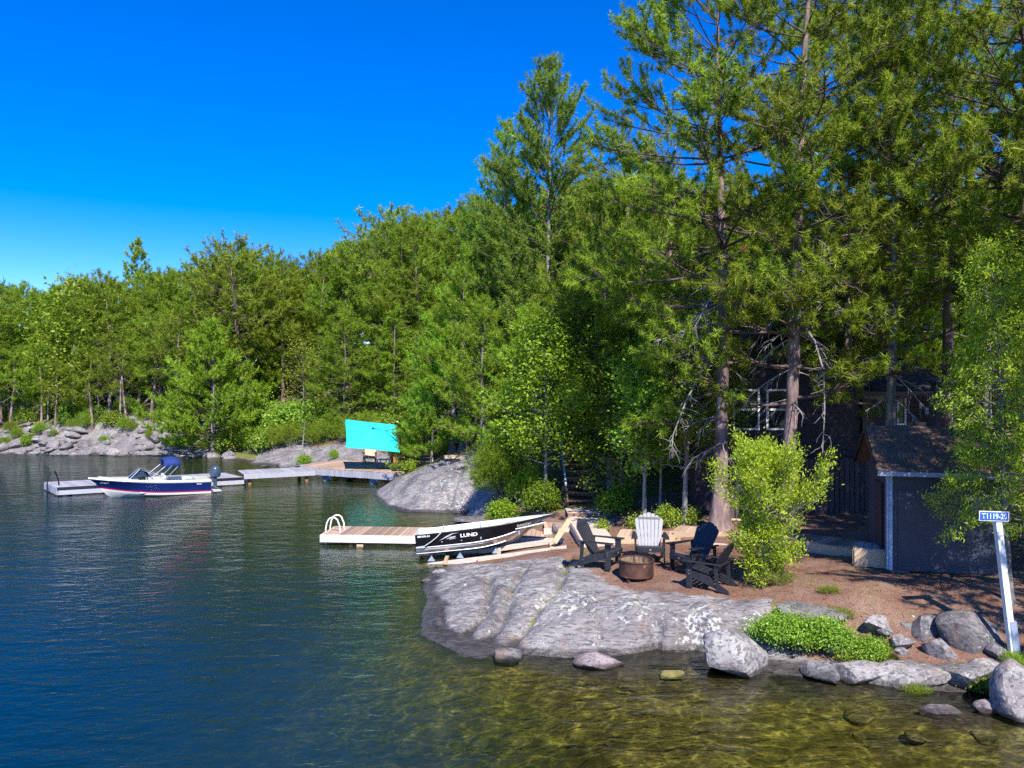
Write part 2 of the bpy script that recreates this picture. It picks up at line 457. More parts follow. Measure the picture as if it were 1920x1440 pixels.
class MB:
    def __init__(s): s.v = []; s.f = []; s.m = []
    def add(s, vs, fs, mi=0):
        b = len(s.v); s.v += [tuple(v) for v in vs]
        for f in fs: s.f.append(tuple(b+i for i in f)); s.m.append(mi)
        return s
    def box(s, c, d, rot=None, mi=0, taper=1.0):
        x, y, z = d[0]/2, d[1]/2, d[2]/2
        vs = [Vector((sx*x*(taper if sz>0 else 1), sy*y*(taper if sz>0 else 1), sz*z)) for sz in (-1,1) for sy in (-1,1) for sx in (-1,1)]
        if rot is not None:
            R = rot if isinstance(rot, Matrix) else Matrix.Rotation(rot, 3, 'Z')
            vs = [R @ v for v in vs]
        c = Vector(c)
        return s.add([v+c for v in vs], [(0,2,3,1),(4,5,7,6),(0,1,5,4),(2,6,7,3),(0,4,6,2),(1,3,7,5)], mi)
    def bar(s, a, b, wd, th, up=(0,0,1), mi=0):
        """box from a to b, wd across, th along up"""
        a, b, up = Vector(a), Vector(b), Vector(up)
        d = (b-a); l = d.length; d.normalize()
        sd_ = d.cross(up)
        if sd_.length < 1e-5: sd_ = d.cross(Vector((1,0,0)))
        sd_.normalize(); u = sd_.cross(d)
        vs = []
        for p in (a, b):
            for i, j in ((-1,-1),(1,-1),(1,1),(-1,1)): vs.append(p + sd_*i*wd/2 + u*j*th/2)
        return s.add(vs, [(3,2,1,0),(4,5,6,7),(0,1,5,4),(1,2,6,5),(2,3,7,6),(3,0,4,7)], mi)
    def tube(s, pts, r, n=8, mi=0, cap=True):
        pts = [Vector(p) for p in pts]
        rs = r if isinstance(r, (list, tuple)) else [r]*len(pts)
        rings = []
        prev = None
        for i, p in enumerate(pts):
            d = (pts[min(i+1, len(pts)-1)] - pts[max(i-1, 0)]).normalized()
            if prev is None:
                ref = Vector((0,0,1)) if abs(d.z) < .9 else Vector((1,0,0))
                u = d.cross(ref).normalized()
            else:
                u = (prev - d*prev.dot(d)).normalized()
            prev = u; w_ = d.cross(u)
            rings.append([p + (u*cos(2*pi*k/n) + w_*sin(2*pi*k/n))*rs[i] for k in range(n)])
        vs = [v for rg in rings for v in rg]
        fs = []
        for i in range(len(pts)-1):
            for k in range(n):
                a = i*n+k; b = i*n+(k+1) % n
                fs.append((a, b, b+n, a+n))
        if cap: fs += [tuple(range(n-1,-1,-1)), tuple(range((len(pts)-1)*n, len(pts)*n))]
        return s.add(vs, fs, mi)
    def poly(s, pts, depth, dirn=(0,0,1), mi=0):
        """prism: outline pts pushed along dirn by depth"""
        n = len(pts); dv = Vector(dirn)*depth
        vs = [Vector(p) for p in pts] + [Vector(p)+dv for p in pts]
        fs = [tuple(range(n-1,-1,-1)), tuple(range(n, 2*n))] + [(i, (i+1) % n, (i+1) % n+n, i+n) for i in range(n)]
        return s.add(vs, fs, mi)
    def mesh(s, name, mats, smooth=False, bevel=0):
        me = bpy.data.meshes.new(name)
        me.from_pydata(s.v, [], s.f)
        for m_ in (mats if isinstance(mats, (list, tuple)) else [mats]): me.materials.append(m_)
        me.polygons.foreach_set('material_index', s.m)
        bm = bmesh.new(); bm.from_mesh(me)
        bmesh.ops.recalc_face_normals(bm, faces=bm.faces)
        if bevel:
            es = [e for e in bm.edges if len(e.link_faces) == 2 and e.calc_face_angle(0) > .6]
            bmesh.ops.bevel(bm, geom=es, offset=bevel, segments=1, affect='EDGES', clamp_overlap=True)
        bm.to_mesh(me); bm.free()
        if smooth:
            me.polygons.foreach_set('use_smooth', [True]*len(me.polygons))
            try: me.set_sharp_from_angle(angle=radians(38))
            except Exception: pass
        me.update()
        return me
    def build(s, name, mats, parent=None, smooth=False, bevel=0):
        return reg(link(name, s.mesh(name, mats, smooth, bevel), parent))

_unit = {}
def unit_box(mat):
    """one shared bevelled metre cube per material; planks are scaled copies of it"""
    if mat not in _unit:
        _unit[mat] = MB().box((0,0,0),(1,1,1)).mesh('plank_'+mat, M[mat])
    return _unit[mat]
def piece(name, mat, parent, c, d, rz=0, rx=0, ry=0, jit=0.0):
    o = link(name, unit_box(mat), parent)
    o.location = Vector(c) + Vector((0, 0, random.uniform(-jit, jit)))
    o.scale = d; o.rotation_euler = (rx, ry, rz)
    return reg(o)

def text_mesh(s, size=1.0, bold=0.0):
    cu = bpy.data.curves.new('lettering', 'FONT'); cu.body = s; cu.size = size; cu.offset = bold; cu.resolution_u = 3
    o = bpy.data.objects.new('lettering', cu); COL.objects.link(o)
    dg = bpy.context.evaluated_depsgraph_get()
    me = bpy.data.meshes.new_from_object(o.evaluated_get(dg))
    bpy.data.objects.remove(o); bpy.data.curves.remove(cu)
    return me
# ------------------------------------------------------------------ terrain
def pz(px, py, z=0): return P(px, py, z)
SHORE = [(-95, 72), (-60, 60), (-46, 57.2), pz(0,851), pz(150,853), pz(250,855), pz(330,856), pz(400,858), pz(450,863),
         (-16.4,48.6), (-13.2,46.8), (-11.6,45.2), (-9.2,43.6), (-7.0,41.4), (-6.1,39.3), (-6.25,37.3), (-6.3,35.3), pz(706,936), pz(723,950), pz(764,960),
         pz(820,961), pz(872,962), (-1.62,28.7), (-1.0,27.2), (-.4,25.9), (-.25,24.4), (-.45,23.3), (-.9,22.3),
         pz(872,1056), pz(812,1068), pz(800,1082), pz(792,1103), pz(800,1127), pz(790,1152), pz(787,1190), pz(831,1212), pz(868,1232), pz(905,1236),
         pz(940,1222), pz(987,1227), pz(1079,1234), pz(1140,1232), pz(1205,1222), pz(1235,1218), pz(1300,1219), pz(1380,1232), pz(1450,1262), pz(1528,1270),
         pz(1560,1258), pz(1602,1266), pz(1700,1287), pz(1780,1299), pz(1850,1296), pz(1872,1310), (9.0,11.6), (10.6,10.4), (13.5,8.5), (18,5), (26,-6), (34,-30)]
LAND = SHORE + [(320,-30), (320,420), (-320,420), (-320,90)]
def sdf(x, y):
    """signed distance to the shoreline, positive on land"""
    x = np.asarray(x, float); y = np.asarray(y, float)
    d = np.full(x.shape, 1e9); inside = np.zeros(x.shape, bool)
    n = len(LAND)
    for i in range(n):
        x0, y0 = LAND[i]; x1, y1 = LAND[(i+1) % n]
        dx, dy = x1-x0, y1-y0
        if i < len(SHORE)-1:
            tt = np.clip(((x-x0)*dx + (y-y0)*dy)/(dx*dx+dy*dy), 0, 1)
            d = np.minimum(d, np.hypot(x-x0-tt*dx, y-y0-tt*dy))
        cr = ((y0 > y) != (y1 > y)) & (x < (x1-x0)*(y-y0)/(y1-y0+1e-12) + x0)
        inside ^= cr
    return np.where(inside, d, -d)
HC = []   # (x, y, z) heights on land
def hc(px, py, z):
    x, y = P(px, py, z); HC.append((x, y, z))
for a in [(1193,1092,.70), (1100,1062,.74), (1218,1056,.82), (1290,1075,.80), (1320,1105,.76), (1000,1060,.52), (900,1085,.40), (950,1140,.38), (870,1150,.22),
          (840,1190,.09), (1050,1150,.50), (1100,1190,.28), (1200,1160,.54), (1250,1190,.28), (1330,1160,.53), (1330,1190,.28), (1400,1140,.64), (930,1200,.10), (1000,1200,.20), (1150,1190,.28), (1200,1128,.63), (1300,1135,.66), (1080,1130,.60),
          (1060,1035,.58), (1100,1030,.60), (1160,1020,.62), (1300,1030,.75), (1400,1040,.85), (1500,1060,.95), (1660,1070,1.05), (1500,1110,.92), (1600,1130,.90),
          (1700,1140,.86), (1480,1180,.42), (1480,1230,.12), (1600,1190,.42), (1700,1200,.44), (1620,1240,.15), (1700,1245,.18), (1800,1235,.31), (1780,1275,.08), (1850,1160,.85), (1905,1215,.52)]:
    hc(*a)
HC += [(5.8,21.6,1.0), (7.5,21,1.15), (9,19,1.2), (9.3,16.5,1.1), (11,14,1.1), (12,18,1.3), (15,16,1.4), (12,11.5,.7), (2.2,24.5,.55), (1.0,25.5,.55), (3.4,24.5,.8), (5,23.5,.9), (5,26,1.3),
       (8,24,1.2), (12,25,1.5), (2.4,28.0,1.1), (2.4,30.5,2.3), (.8,27.5,1.0), (4.5,29,2.2), (8,31,2.2), (13,33,3.0), (20,25,2.5), (25,35,5), (-.4,30.5,1.5), (.5,33,2.4), (-2.2,32.7,1.62),
       (-3.6,33.2,1.25), (-5.0,34.5,.65), (-3.8,31.6,.6), (-2.6,31.2,.95), (-1.6,31.0,1.3), (-5.2,37,.7), (-3.0,36,1.5), (-1.0,29.3,.7), (0,38,2.8), (3,36,3.2), (8,40,4.2), (-4.6,40.5,.9), (-4,44,1.4), (-7.2,44.4,.6), (-9.5,46.5,.7), (-12,50,1.3),
       (-15,51.5,.9), (-6,49,2.4), (0,48,4.3), (-19,55,1.2), (-17,58,3.0), (-24,56.7,1.9), (-25,59,3.0), (-30,57.5,1.2), (-33,59.5,2.0), (-38,58.5,1.0), (-36,62,2.4), (-29,62,3.2),
       (-45,66,2.0), (-38,68,3.3), (-30,68,4.2), (-23,66,6.0), (-18,62,5.0), (-12,60,6.8), (-6,58,7.0), (0,58,7.0), (10,56,6.5), (20,50,6), (-10,68,8.5), (-20,74,7.0), (-40,76,3.8), (-60,80,3), (-75,100,6), (-50,98,9), (-25,98,10), (0,95,10), (-95,120,8),
       (5,70,8), (25,70,8), (-70,100,2), (-30,100,5), (10,110,6), (60,80,6), (60,20,4), (100,150,5), (-100,180,4), (0,250,4), (200,250,4), (-250,250,3), (40,0,2.5), (120,0,4)]
HC = np.array(HC)
def Sprof(d): return 1-np.exp(-np.maximum(d, 0)/.75)
_sp = []
for (x0,y0),(x1,y1) in zip(SHORE[:-1], SHORE[1:]):
    L_ = math.hypot(x1-x0, y1-y0); k_ = max(1, int(L_/max(.5, min(y0, 60)*.03)))
    k_ = min(k_, 12)
    for j_ in range(k_): _sp.append((x0+(x1-x0)*j_/k_, y0+(y1-y0)*j_/k_, .0))
_ctl = np.concatenate([HC, np.array(_sp)])
def _phi(r2): return -np.sqrt(r2+.02)
_A = _phi((_ctl[:,0][:,None]-_ctl[:,0][None])**2 + (_ctl[:,1][:,None]-_ctl[:,1][None])**2) - np.eye(len(_ctl))*-.004*0
_n = len(_ctl)
_M = np.zeros((_n+1,_n+1)); _M[:_n,:_n] = _A - np.eye(_n)*.01; _M[:_n,_n] = 1; _M[_n,:_n] = 1
_w = np.linalg.solve(_M, np.append(_ctl[:,2], 0))
def polyline_d(x, y, pts):
    d = np.full(np.shape(x), 1e9)
    for (x0,y0),(x1,y1) in zip(pts[:-1], pts[1:]):
        dx, dy = x1-x0, y1-y0
        tt = np.clip(((x-x0)*dx+(y-y0)*dy)/(dx*dx+dy*dy), 0, 1)
        d = np.minimum(d, np.hypot(x-x0-tt*dx, y-y0-tt*dy))
    return d
def zc(zx, zy, z): return P(760+zx/2.824, 1000+zy/2.824, z)
CRACKS = [  # (points, width, depth, mossiness)
    ([zc(870,120,.58), zc(850,180,.58), zc(820,270,.6), zc(770,330,.58), zc(740,350,.55), zc(660,420,.5), zc(560,500,.4), zc(520,560,.32), zc(505,610,.2)], .11, .14, .8),
    ([zc(640,170,.48), zc(560,290,.45), zc(540,390,.4), zc(480,460,.36), zc(400,520,.3), zc(320,600,.2), zc(300,640,.1)], .12, .15, .5),
    ([zc(430,200,.42), zc(450,300,.4), zc(420,400,.34), zc(330,480,.28), zc(310,550,.2), zc(295,625,.08)], .12, .16, .7),
    ([zc(1340,440,.6), zc(1300,510,.5), zc(1245,640,.12)], .06, .20, .1),
    ([zc(1380,500,.55), zc(1460,540,.45), zc(1530,545,.4)], .04, .06, .0),
    ([zc(90,300,.1), zc(240,330,.3), zc(430,350,.4)], .07, .10, .1),
    ([zc(95,470,.1), zc(200,470,.22), zc(320,490,.3)], .09, .13, .2),
    ([zc(850,180,.6), zc(950,100,.62), zc(1000,60,.64)], .16, .03, .8),
    ([zc(700,600,.2), zc(760,520,.4), zc(900,470,.5), zc(1100,440,.58), zc(1300,450,.6)], .03, .03, .0),
    ([zc(520,250,.45), zc(640,330,.5), zc(760,350,.55)], .05, .09, .2),
    ([zc(350,330,.35), zc(520,400,.4), zc(640,420,.45)], .05, .10, .1),
    ([zc(180,330,.2), zc(210,450,.2), zc(190,560,.1)], .05, .08, .1),
    ([zc(900,350,.6), zc(1010,420,.58), zc(1060,560,.4), zc(1050,640,.1)], .035, .10, .0),
    ([zc(1150,260,.65), zc(1250,330,.65), zc(1345,440,.6)], .05, .07, .2),
    ([P(722,930,.25), P(770,905,.85), P(830,890,1.25), P(895,878,1.55)], .12, .16, .3),
    ([P(742,952,.0), P(748,930,.35), P(765,915,.6)], .10, .16, .0), ([P(800,960,.0), P(812,935,.45), P(800,918,.75)], .10, .14, .0),
    ([P(838,960,.02), P(842,930,.6), P(858,902,1.1)], .12, .20, .1), ([P(868,958,.1), P(872,925,.8), P(885,900,1.2)], .14, .22, .1), ([P(742,930,.35), P(800,930,.5), P(868,925,.8)], .08, .10, .0),
    ([P(1650,1238,.3), P(1665,1262,.2), P(1668,1285,.02)], .05, .10, .2),
    ([P(1720,1262,.25), P(1800,1285,.12)], .05, .07, .3),
    ([P(1470,1135,.75), P(1480,1150,.72), P(1485,1180,.6)], .04, .1, .3),
]
ROCK_NEAR = [(-4,23.2), P(930,1040,.5), P(1060,1046,.58), P(1110,1078,.66), P(1160,1100,.70), P(1230,1108,.71), P(1290,1120,.70), P(1370,1116,.78), P(1440,1122,.8),
             P(1450,1160,.7), P(1600,1215,.45), P(1700,1222,.45), P(1880,1225,.5), (9.3,12.9), (10,8), (6,6), (-6,8)]
def inpoly(x, y, poly):
    ins = np.zeros(np.shape(x), bool); n = len(poly)
    for i in range(n):
        x0, y0 = poly[i]; x1, y1 = poly[(i+1) % n]
        ins ^= ((y0 > y) != (y1 > y)) & (x < (x1-x0)*(y-y0)/(y1-y0+1e-12)+x0)
    return ins
def sd_poly(x, y, poly):
    d = polyline_d(x, y, poly+[poly[0]])
    return np.where(inpoly(x, y, poly), d, -d)
DOME = [(-7,33.5), (-6.6,36.5), (-5.6,36.6), (-3.5,35.2), (-1.2,33.8), (-.9,31.5), (-.6,29.5), (-1.0,28), (-3,28), (-6,31)]
def regions(x, y):
    rn = sd_poly(x, y, ROCK_NEAR)
    rd = sd_poly(x, y, DOME)
    d = sdf(x, y)
    far = np.where((y > 52) & (x < -16), 3.9 - np.abs(d-1.2) + 4*fbm(x*.25, y*.25, 3, 5), -9)
    far = np.where((x > -21) & (x < -17), -2, far)
    deckb = np.where((y > 43) & (y < 53) & (x > -17) & (x < -4.5), 3.2-d+3*fbm(x*.5, y*.5, 3, 9), -9)
    r = np.maximum(np.maximum(rn, rd*1.0), np.maximum(far*.5, deckb*.5))
    r = np.maximum(r, np.where(d < .25, .5, -9))
    return np.clip(.5 + r*1.2, 0, 1), rn, rd, far, deckb, d
def height(x, y, fine=True):
    x = np.asarray(x, float); y = np.asarray(y, float)
    d = sdf(x, y)
    z = np.full(x.shape, _w[-1])
    for (hx, hy, _), wv in zip(_ctl, _w[:-1]):
        z = z + wv*_phi((x-hx)**2+(y-hy)**2)
    z = np.where(d > 0, np.maximum(z, .05*Sprof(d)), 0)
    rk, rn, rd, far, deckb, _ = regions(x, y)
    # relief
    soft = (1-rk)
    z = z + np.where(d > 0, Sprof(d)*(fbm(x*.35, y*.35, 4, 3)*.35*np.clip((y-22)/15, 0, 1) + soft*fbm(x*1.1, y*1.1, 3, 4)*.10), 0)
    u = x*cos(radians(14)) + y*sin(radians(14)); v = -x*sin(radians(14)) + y*cos(radians(14))
    near = np.clip((24-y)/2, 0, 1)
    # layered steps running along u
    st = v*1.7 + fbm(u*.6, v*1.0, 4, 21)*4.0
    fr = st-np.floor(st)
    step = (np.where(fr < .25, fr/.25, 1-(fr-.25)/.75))
    z = z + near*rk*Sprof(d)*((step-.5)*.085 + fbm(u*.9, v*2.2, 5, 31)*.20 + fbm(u*3.0, v*7, 3, 41)*.04)
    dom = np.clip(rd*1.5, 0, 1)
    z = z + dom*Sprof(d)*((step-.5)*.16 + fbm(x*1.2, y*1.6, 4, 51)*.38)
    fa = np.clip(np.maximum(far, deckb), 0, 1)
    z = z + fa*Sprof(d)*(fbm(x*.8, y*.8, 4, 61)*1.3)
    moss = np.zeros(x.shape)
    if fine:
        for pts, wd, dp, mo in CRACKS:
            wob = .06*fbm(x*4, y*4, 2, 77)
            q = polyline_d(x+wob, y+wob, pts)
            z = z - dp*np.exp(-(q/wd)**2)
            moss = np.maximum(moss, mo*np.exp(-(q/(wd*.75))**2)*np.clip(.35+2.2*fbm(x*2.2, y*2.2, 3, 99), 0, 1.1))
    # under water
    shelf = np.clip((x+1.6)/3.2, 0, 1)*np.clip((17-y)/2, 0, 1)
    shelf = shelf*shelf*(3-2*shelf)
    slope = .62*(1-shelf) + .13*shelf
    dep = np.maximum(-d, 0)
    lim = .85*shelf + 6.0*(1-shelf)
    dd = lim*(1-np.exp(-dep*slope/lim))
    bedn = fbm(x*1.1, y*1.1, 4, 81)*.55*np.clip(dep/1.5, 0, 1) + .04*(dep > .05)
    z = np.where(d < 0, -dd - .03 + np.minimum(bedn, dd*.6), z)
    z = np.where((d > 0) & (z < .03*np.clip(d*4,0,1)), .03*np.clip(d*4,0,1), z)
    return z, moss, rk, d
def gz(x, y):
    return float(height(np.array([x]), np.array([y]))[0][0])

def graded(segs):
    out = []
    for a, b, s0, s1 in segs:
        n = max(1, int(round((b-a)/((s0+s1)/2))))
        tt = np.linspace(0, 1, n+1)[:-1]
        if s0 == s1: out.append(a+(b-a)*tt)
        else:
            r = (s1/s0)**(1.0/n); k = (r**(tt*n)-1)/(r**n-1); out.append(a+(b-a)*k)
    out.append(np.array([segs[-1][1]]))
    return np.concatenate(out)
gx = graded([(-320,-45,25,1.2), (-45,-16,.5,.5), (-16,-7,.45,.3), (-7,-3,.2,.08), (-3,9.5,.062,.062), (9.5,14,.08,.3), (14,45,.5,2.5), (45,320,4,30)])
gy = graded([(-30,8,4,.3), (8,12,.2,.06), (12,20.5,.060,.060), (20.5,27,.06,.16), (27,37,.16,.2), (37,50,.3,.4), (50,62,.35,.35), (62,90,.6,3), (90,420,4,30)])
X, Y = np.meshgrid(gx, gy)
Z, MO, RK, DD = height(X, Y)
nx, ny = len(gx), len(gy)
V = np.stack([X, Y, Z], -1).reshape(-1, 3)
idx = np.arange(nx*ny).reshape(ny, nx)
Q = np.stack([idx[:-1,:-1], idx[:-1,1:], idx[1:,1:], idx[1:,:-1]], -1).reshape(-1, 4)
# lichen map: pale patches on the near shelf
LI = np.zeros(X.shape)
for px, py, zz, r, a in [(1060,1125,.62,.9,1), (1180,1130,.66,.8,1.0), (1290,1145,.65,.6,1), (1330,1160,.6,.5,.9), (1090,1195,.4,.5,.5), (1180,1200,.45,.5,.7), (1400,1150,.7,.6,.8),
                    (1380,1190,.5,.5,.8), (1720,1255,.25,.7,.8), (1780,1240,.35,.6,.7), (950,1110,.5,.5,.4), (1640,1245,.2,.5,.5), (800,900,1.3,2,.2), (850,920,.9,1.3,.9), (830,895,1.2,1.2,.7)]:
    cx, cy_ = P(px, py, zz)
    LI = np.maximum(LI, a*np.exp(-((X-cx)**2+(Y-cy_)**2)/(r*r)))
LI = LI + np.where(Y > 42, .2, 0)
MO2 = MO + np.where((Y > 26) & (RK < .6), .5, 0) + np.where((Y > 50), .25, 0)
cxm = X[:-1,:-1].ravel(); cym = Y[:-1,:-1].ravel(); rkm = RK[:-1,:-1].ravel(); dm = DD[:-1,:-1].ravel()
reg_id = np.zeros(len(Q), int)
reg_id[dm < -.25] = 1
rock = (rkm > .5) & (dm >= -.25)
reg_id[rock & (cym < 24)] = 2
reg_id[rock & (cym >= 24) & (cym < 37.2) & (cxm < 0)] = 3
reg_id[rock & (cym >= 42) & (cym < 54) & (cxm > -17.2) & (cxm < -3)] = 4
reg_id[rock & (cym >= 52) & (cxm <= -17.2)] = 5
full = mesh_np('ground', V, Q, None, M['ground'], smooth=True)
nrm = np.zeros(len(V)*3, np.float32); full.vertices.foreach_get('normal', nrm); nrm = nrm.reshape(-1, 3)
bpy.data.meshes.remove(full)
names = [('ground', None), ('lake_bed', None),
         ('rock_shelf', 'grey bedrock shelf spotted with white lichen sloping into the lake below the fire pit'),
         ('rock_dome', 'rounded grey rock hump rising from the water between the two docks'),
         ('rock_ledge', 'low pale rock ledge behind the boat dock deck'),
         ('rock_shore', 'broken rocky slope along the far shore under the pines')]
for rid, (nm, lab) in enumerate(names):
    fs = Q[reg_id == rid]
    used, inv = np.unique(fs, return_inverse=True)
    me = mesh_np(nm, V[used], inv.reshape(-1, 4), None, M['ground'],
                 {'rock': RK.ravel()[used], 'lichen': LI.ravel()[used], 'moss': MO2.ravel()[used]}, smooth=True)
    me.normals_split_custom_set_from_vertices(nrm[used])
    o = link(nm, me)
    if lab: tag(o, lab, 'rock')
    else: tag(o, kind='structure')

# water: one closed body
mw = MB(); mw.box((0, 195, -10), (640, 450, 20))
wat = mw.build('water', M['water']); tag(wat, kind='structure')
# ------------------------------------------------------------------ plants
class Wood:
    def __init__(s): s.V = []; s.F = []; s.n = 0
    def tube(s, pts, rs, n=5):
        pts = np.asarray(pts, float); k = len(pts)
        d = np.gradient(pts, axis=0); d /= np.linalg.norm(d, axis=1)[:, None]+1e-9
        ref = np.array([0.,0,1]) if abs(d[:,2].mean()) < .8 else np.array([1.,0,0])
        u = np.cross(d, ref); u /= np.linalg.norm(u, axis=1)[:, None]+1e-9
        w_ = np.cross(d, u)
        a = np.arange(n)*2*pi/n
        ring = pts[:,None,:] + (u[:,None,:]*np.cos(a)[None,:,None] + w_[:,None,:]*np.sin(a)[None,:,None])*np.asarray(rs)[:,None,None]
        s.V.append(ring.reshape(-1,3))
        i = np.arange(k-1)[:,None]*n; j = np.arange(n)[None,:]; j2 = (j+1) % n
        s.F.append((np.stack([i+j, i+j2, i+n+j2, i+n+j], -1).reshape(-1,4) + s.n))
        s.n += k*n
    def mesh(s, name, mat):
        if not s.V: return None
        return mesh_np(name, np.concatenate(s.V), np.concatenate(s.F), None, mat, smooth=True)

def unitv(a): return a/(np.linalg.norm(a, axis=-1, keepdims=True)+1e-9)
def needles(rng, pos, dirn, size, n, spread, width, name, mat, droop=0.0):
    """tufts of thin needles radiating round each twig end"""
    k = len(pos)
    d = unitv(dirn)[:,None,:]*(1-spread) + unitv(rng.normal(size=(k,n,3)))*spread
    d = unitv(d)
    L = size[:,None]*rng.uniform(.7,1.15,(k,n))
    side = unitv(np.cross(d, unitv(rng.normal(size=(k,n,3)))))
    base = pos[:,None,:] + unitv(dirn)[:,None,:]*(rng.uniform(-.75,.25,(k,n))*size[:,None])[...,None] + rng.normal(size=(k,n,3))*size[:,None,None]*.07
    tip = base + d*L[...,None]; tip[...,2] -= droop*L
    wv = side*(width*rng.uniform(.8,1.2,(k,n)))[...,None]*(size[:,None,None]/.15)
    V = np.stack([base-wv*.5, base+wv*.5, tip], 2).reshape(-1,3)
    T = np.arange(len(V)).reshape(-1,3)
    tone = np.clip(np.repeat(rng.uniform(0,1,k), n*3)*.55 + np.repeat(rng.uniform(0,.45,k*n), 3), 0, 1)
    bad = rng.uniform(size=k) > .998
    tone = np.where(np.repeat(bad, n*3), 1.0, np.minimum(tone, .99))
    return mesh_np(name, V, None, T, mat, {'tone': tone})
def leaves(rng, pos, nrm_, size, n, spread, name, mat, flat=.5, aspect=.6, clump=1.0, tip=None):
    """clusters of n leaf blades (a kite of two triangles each) round each point"""
    k = len(pos)
    c = pos[:,None,:] + rng.normal(size=(k,n,3))*size[:,None,None]*clump
    nn = unitv(nrm_[:,None,:]*flat + unitv(rng.normal(size=(k,n,3)))*(1-flat))
    if tip is None: ax = unitv(np.cross(nn, unitv(rng.normal(size=(k,n,3)))))
    else:
        ax = unitv(tip[:,None,:] + rng.normal(size=(k,n,3))*spread)
        ax = unitv(ax - nn*np.sum(ax*nn, -1, keepdims=True)*.6)
    sd_ = unitv(np.cross(nn, ax))
    L = (size[:,None]*rng.uniform(.7,1.2,(k,n)))[...,None]
    a = c-ax*L*.5; b = c+sd_*L*aspect*.5+nn*L*.05; t_ = c+ax*L*.5; e = c-sd_*L*aspect*.5+nn*L*.05
    V = np.stack([a,b,t_,e], 2).reshape(-1,3)
    Qf = np.arange(len(V)).reshape(-1,4)
    tone = np.clip(np.repeat(rng.uniform(0,1,k), n*4)*.6 + np.repeat(rng.uniform(0,.4,k*n), 4), 0, .99)
    return mesh_np(name, V, Qf, None, mat, {'tone': tone})

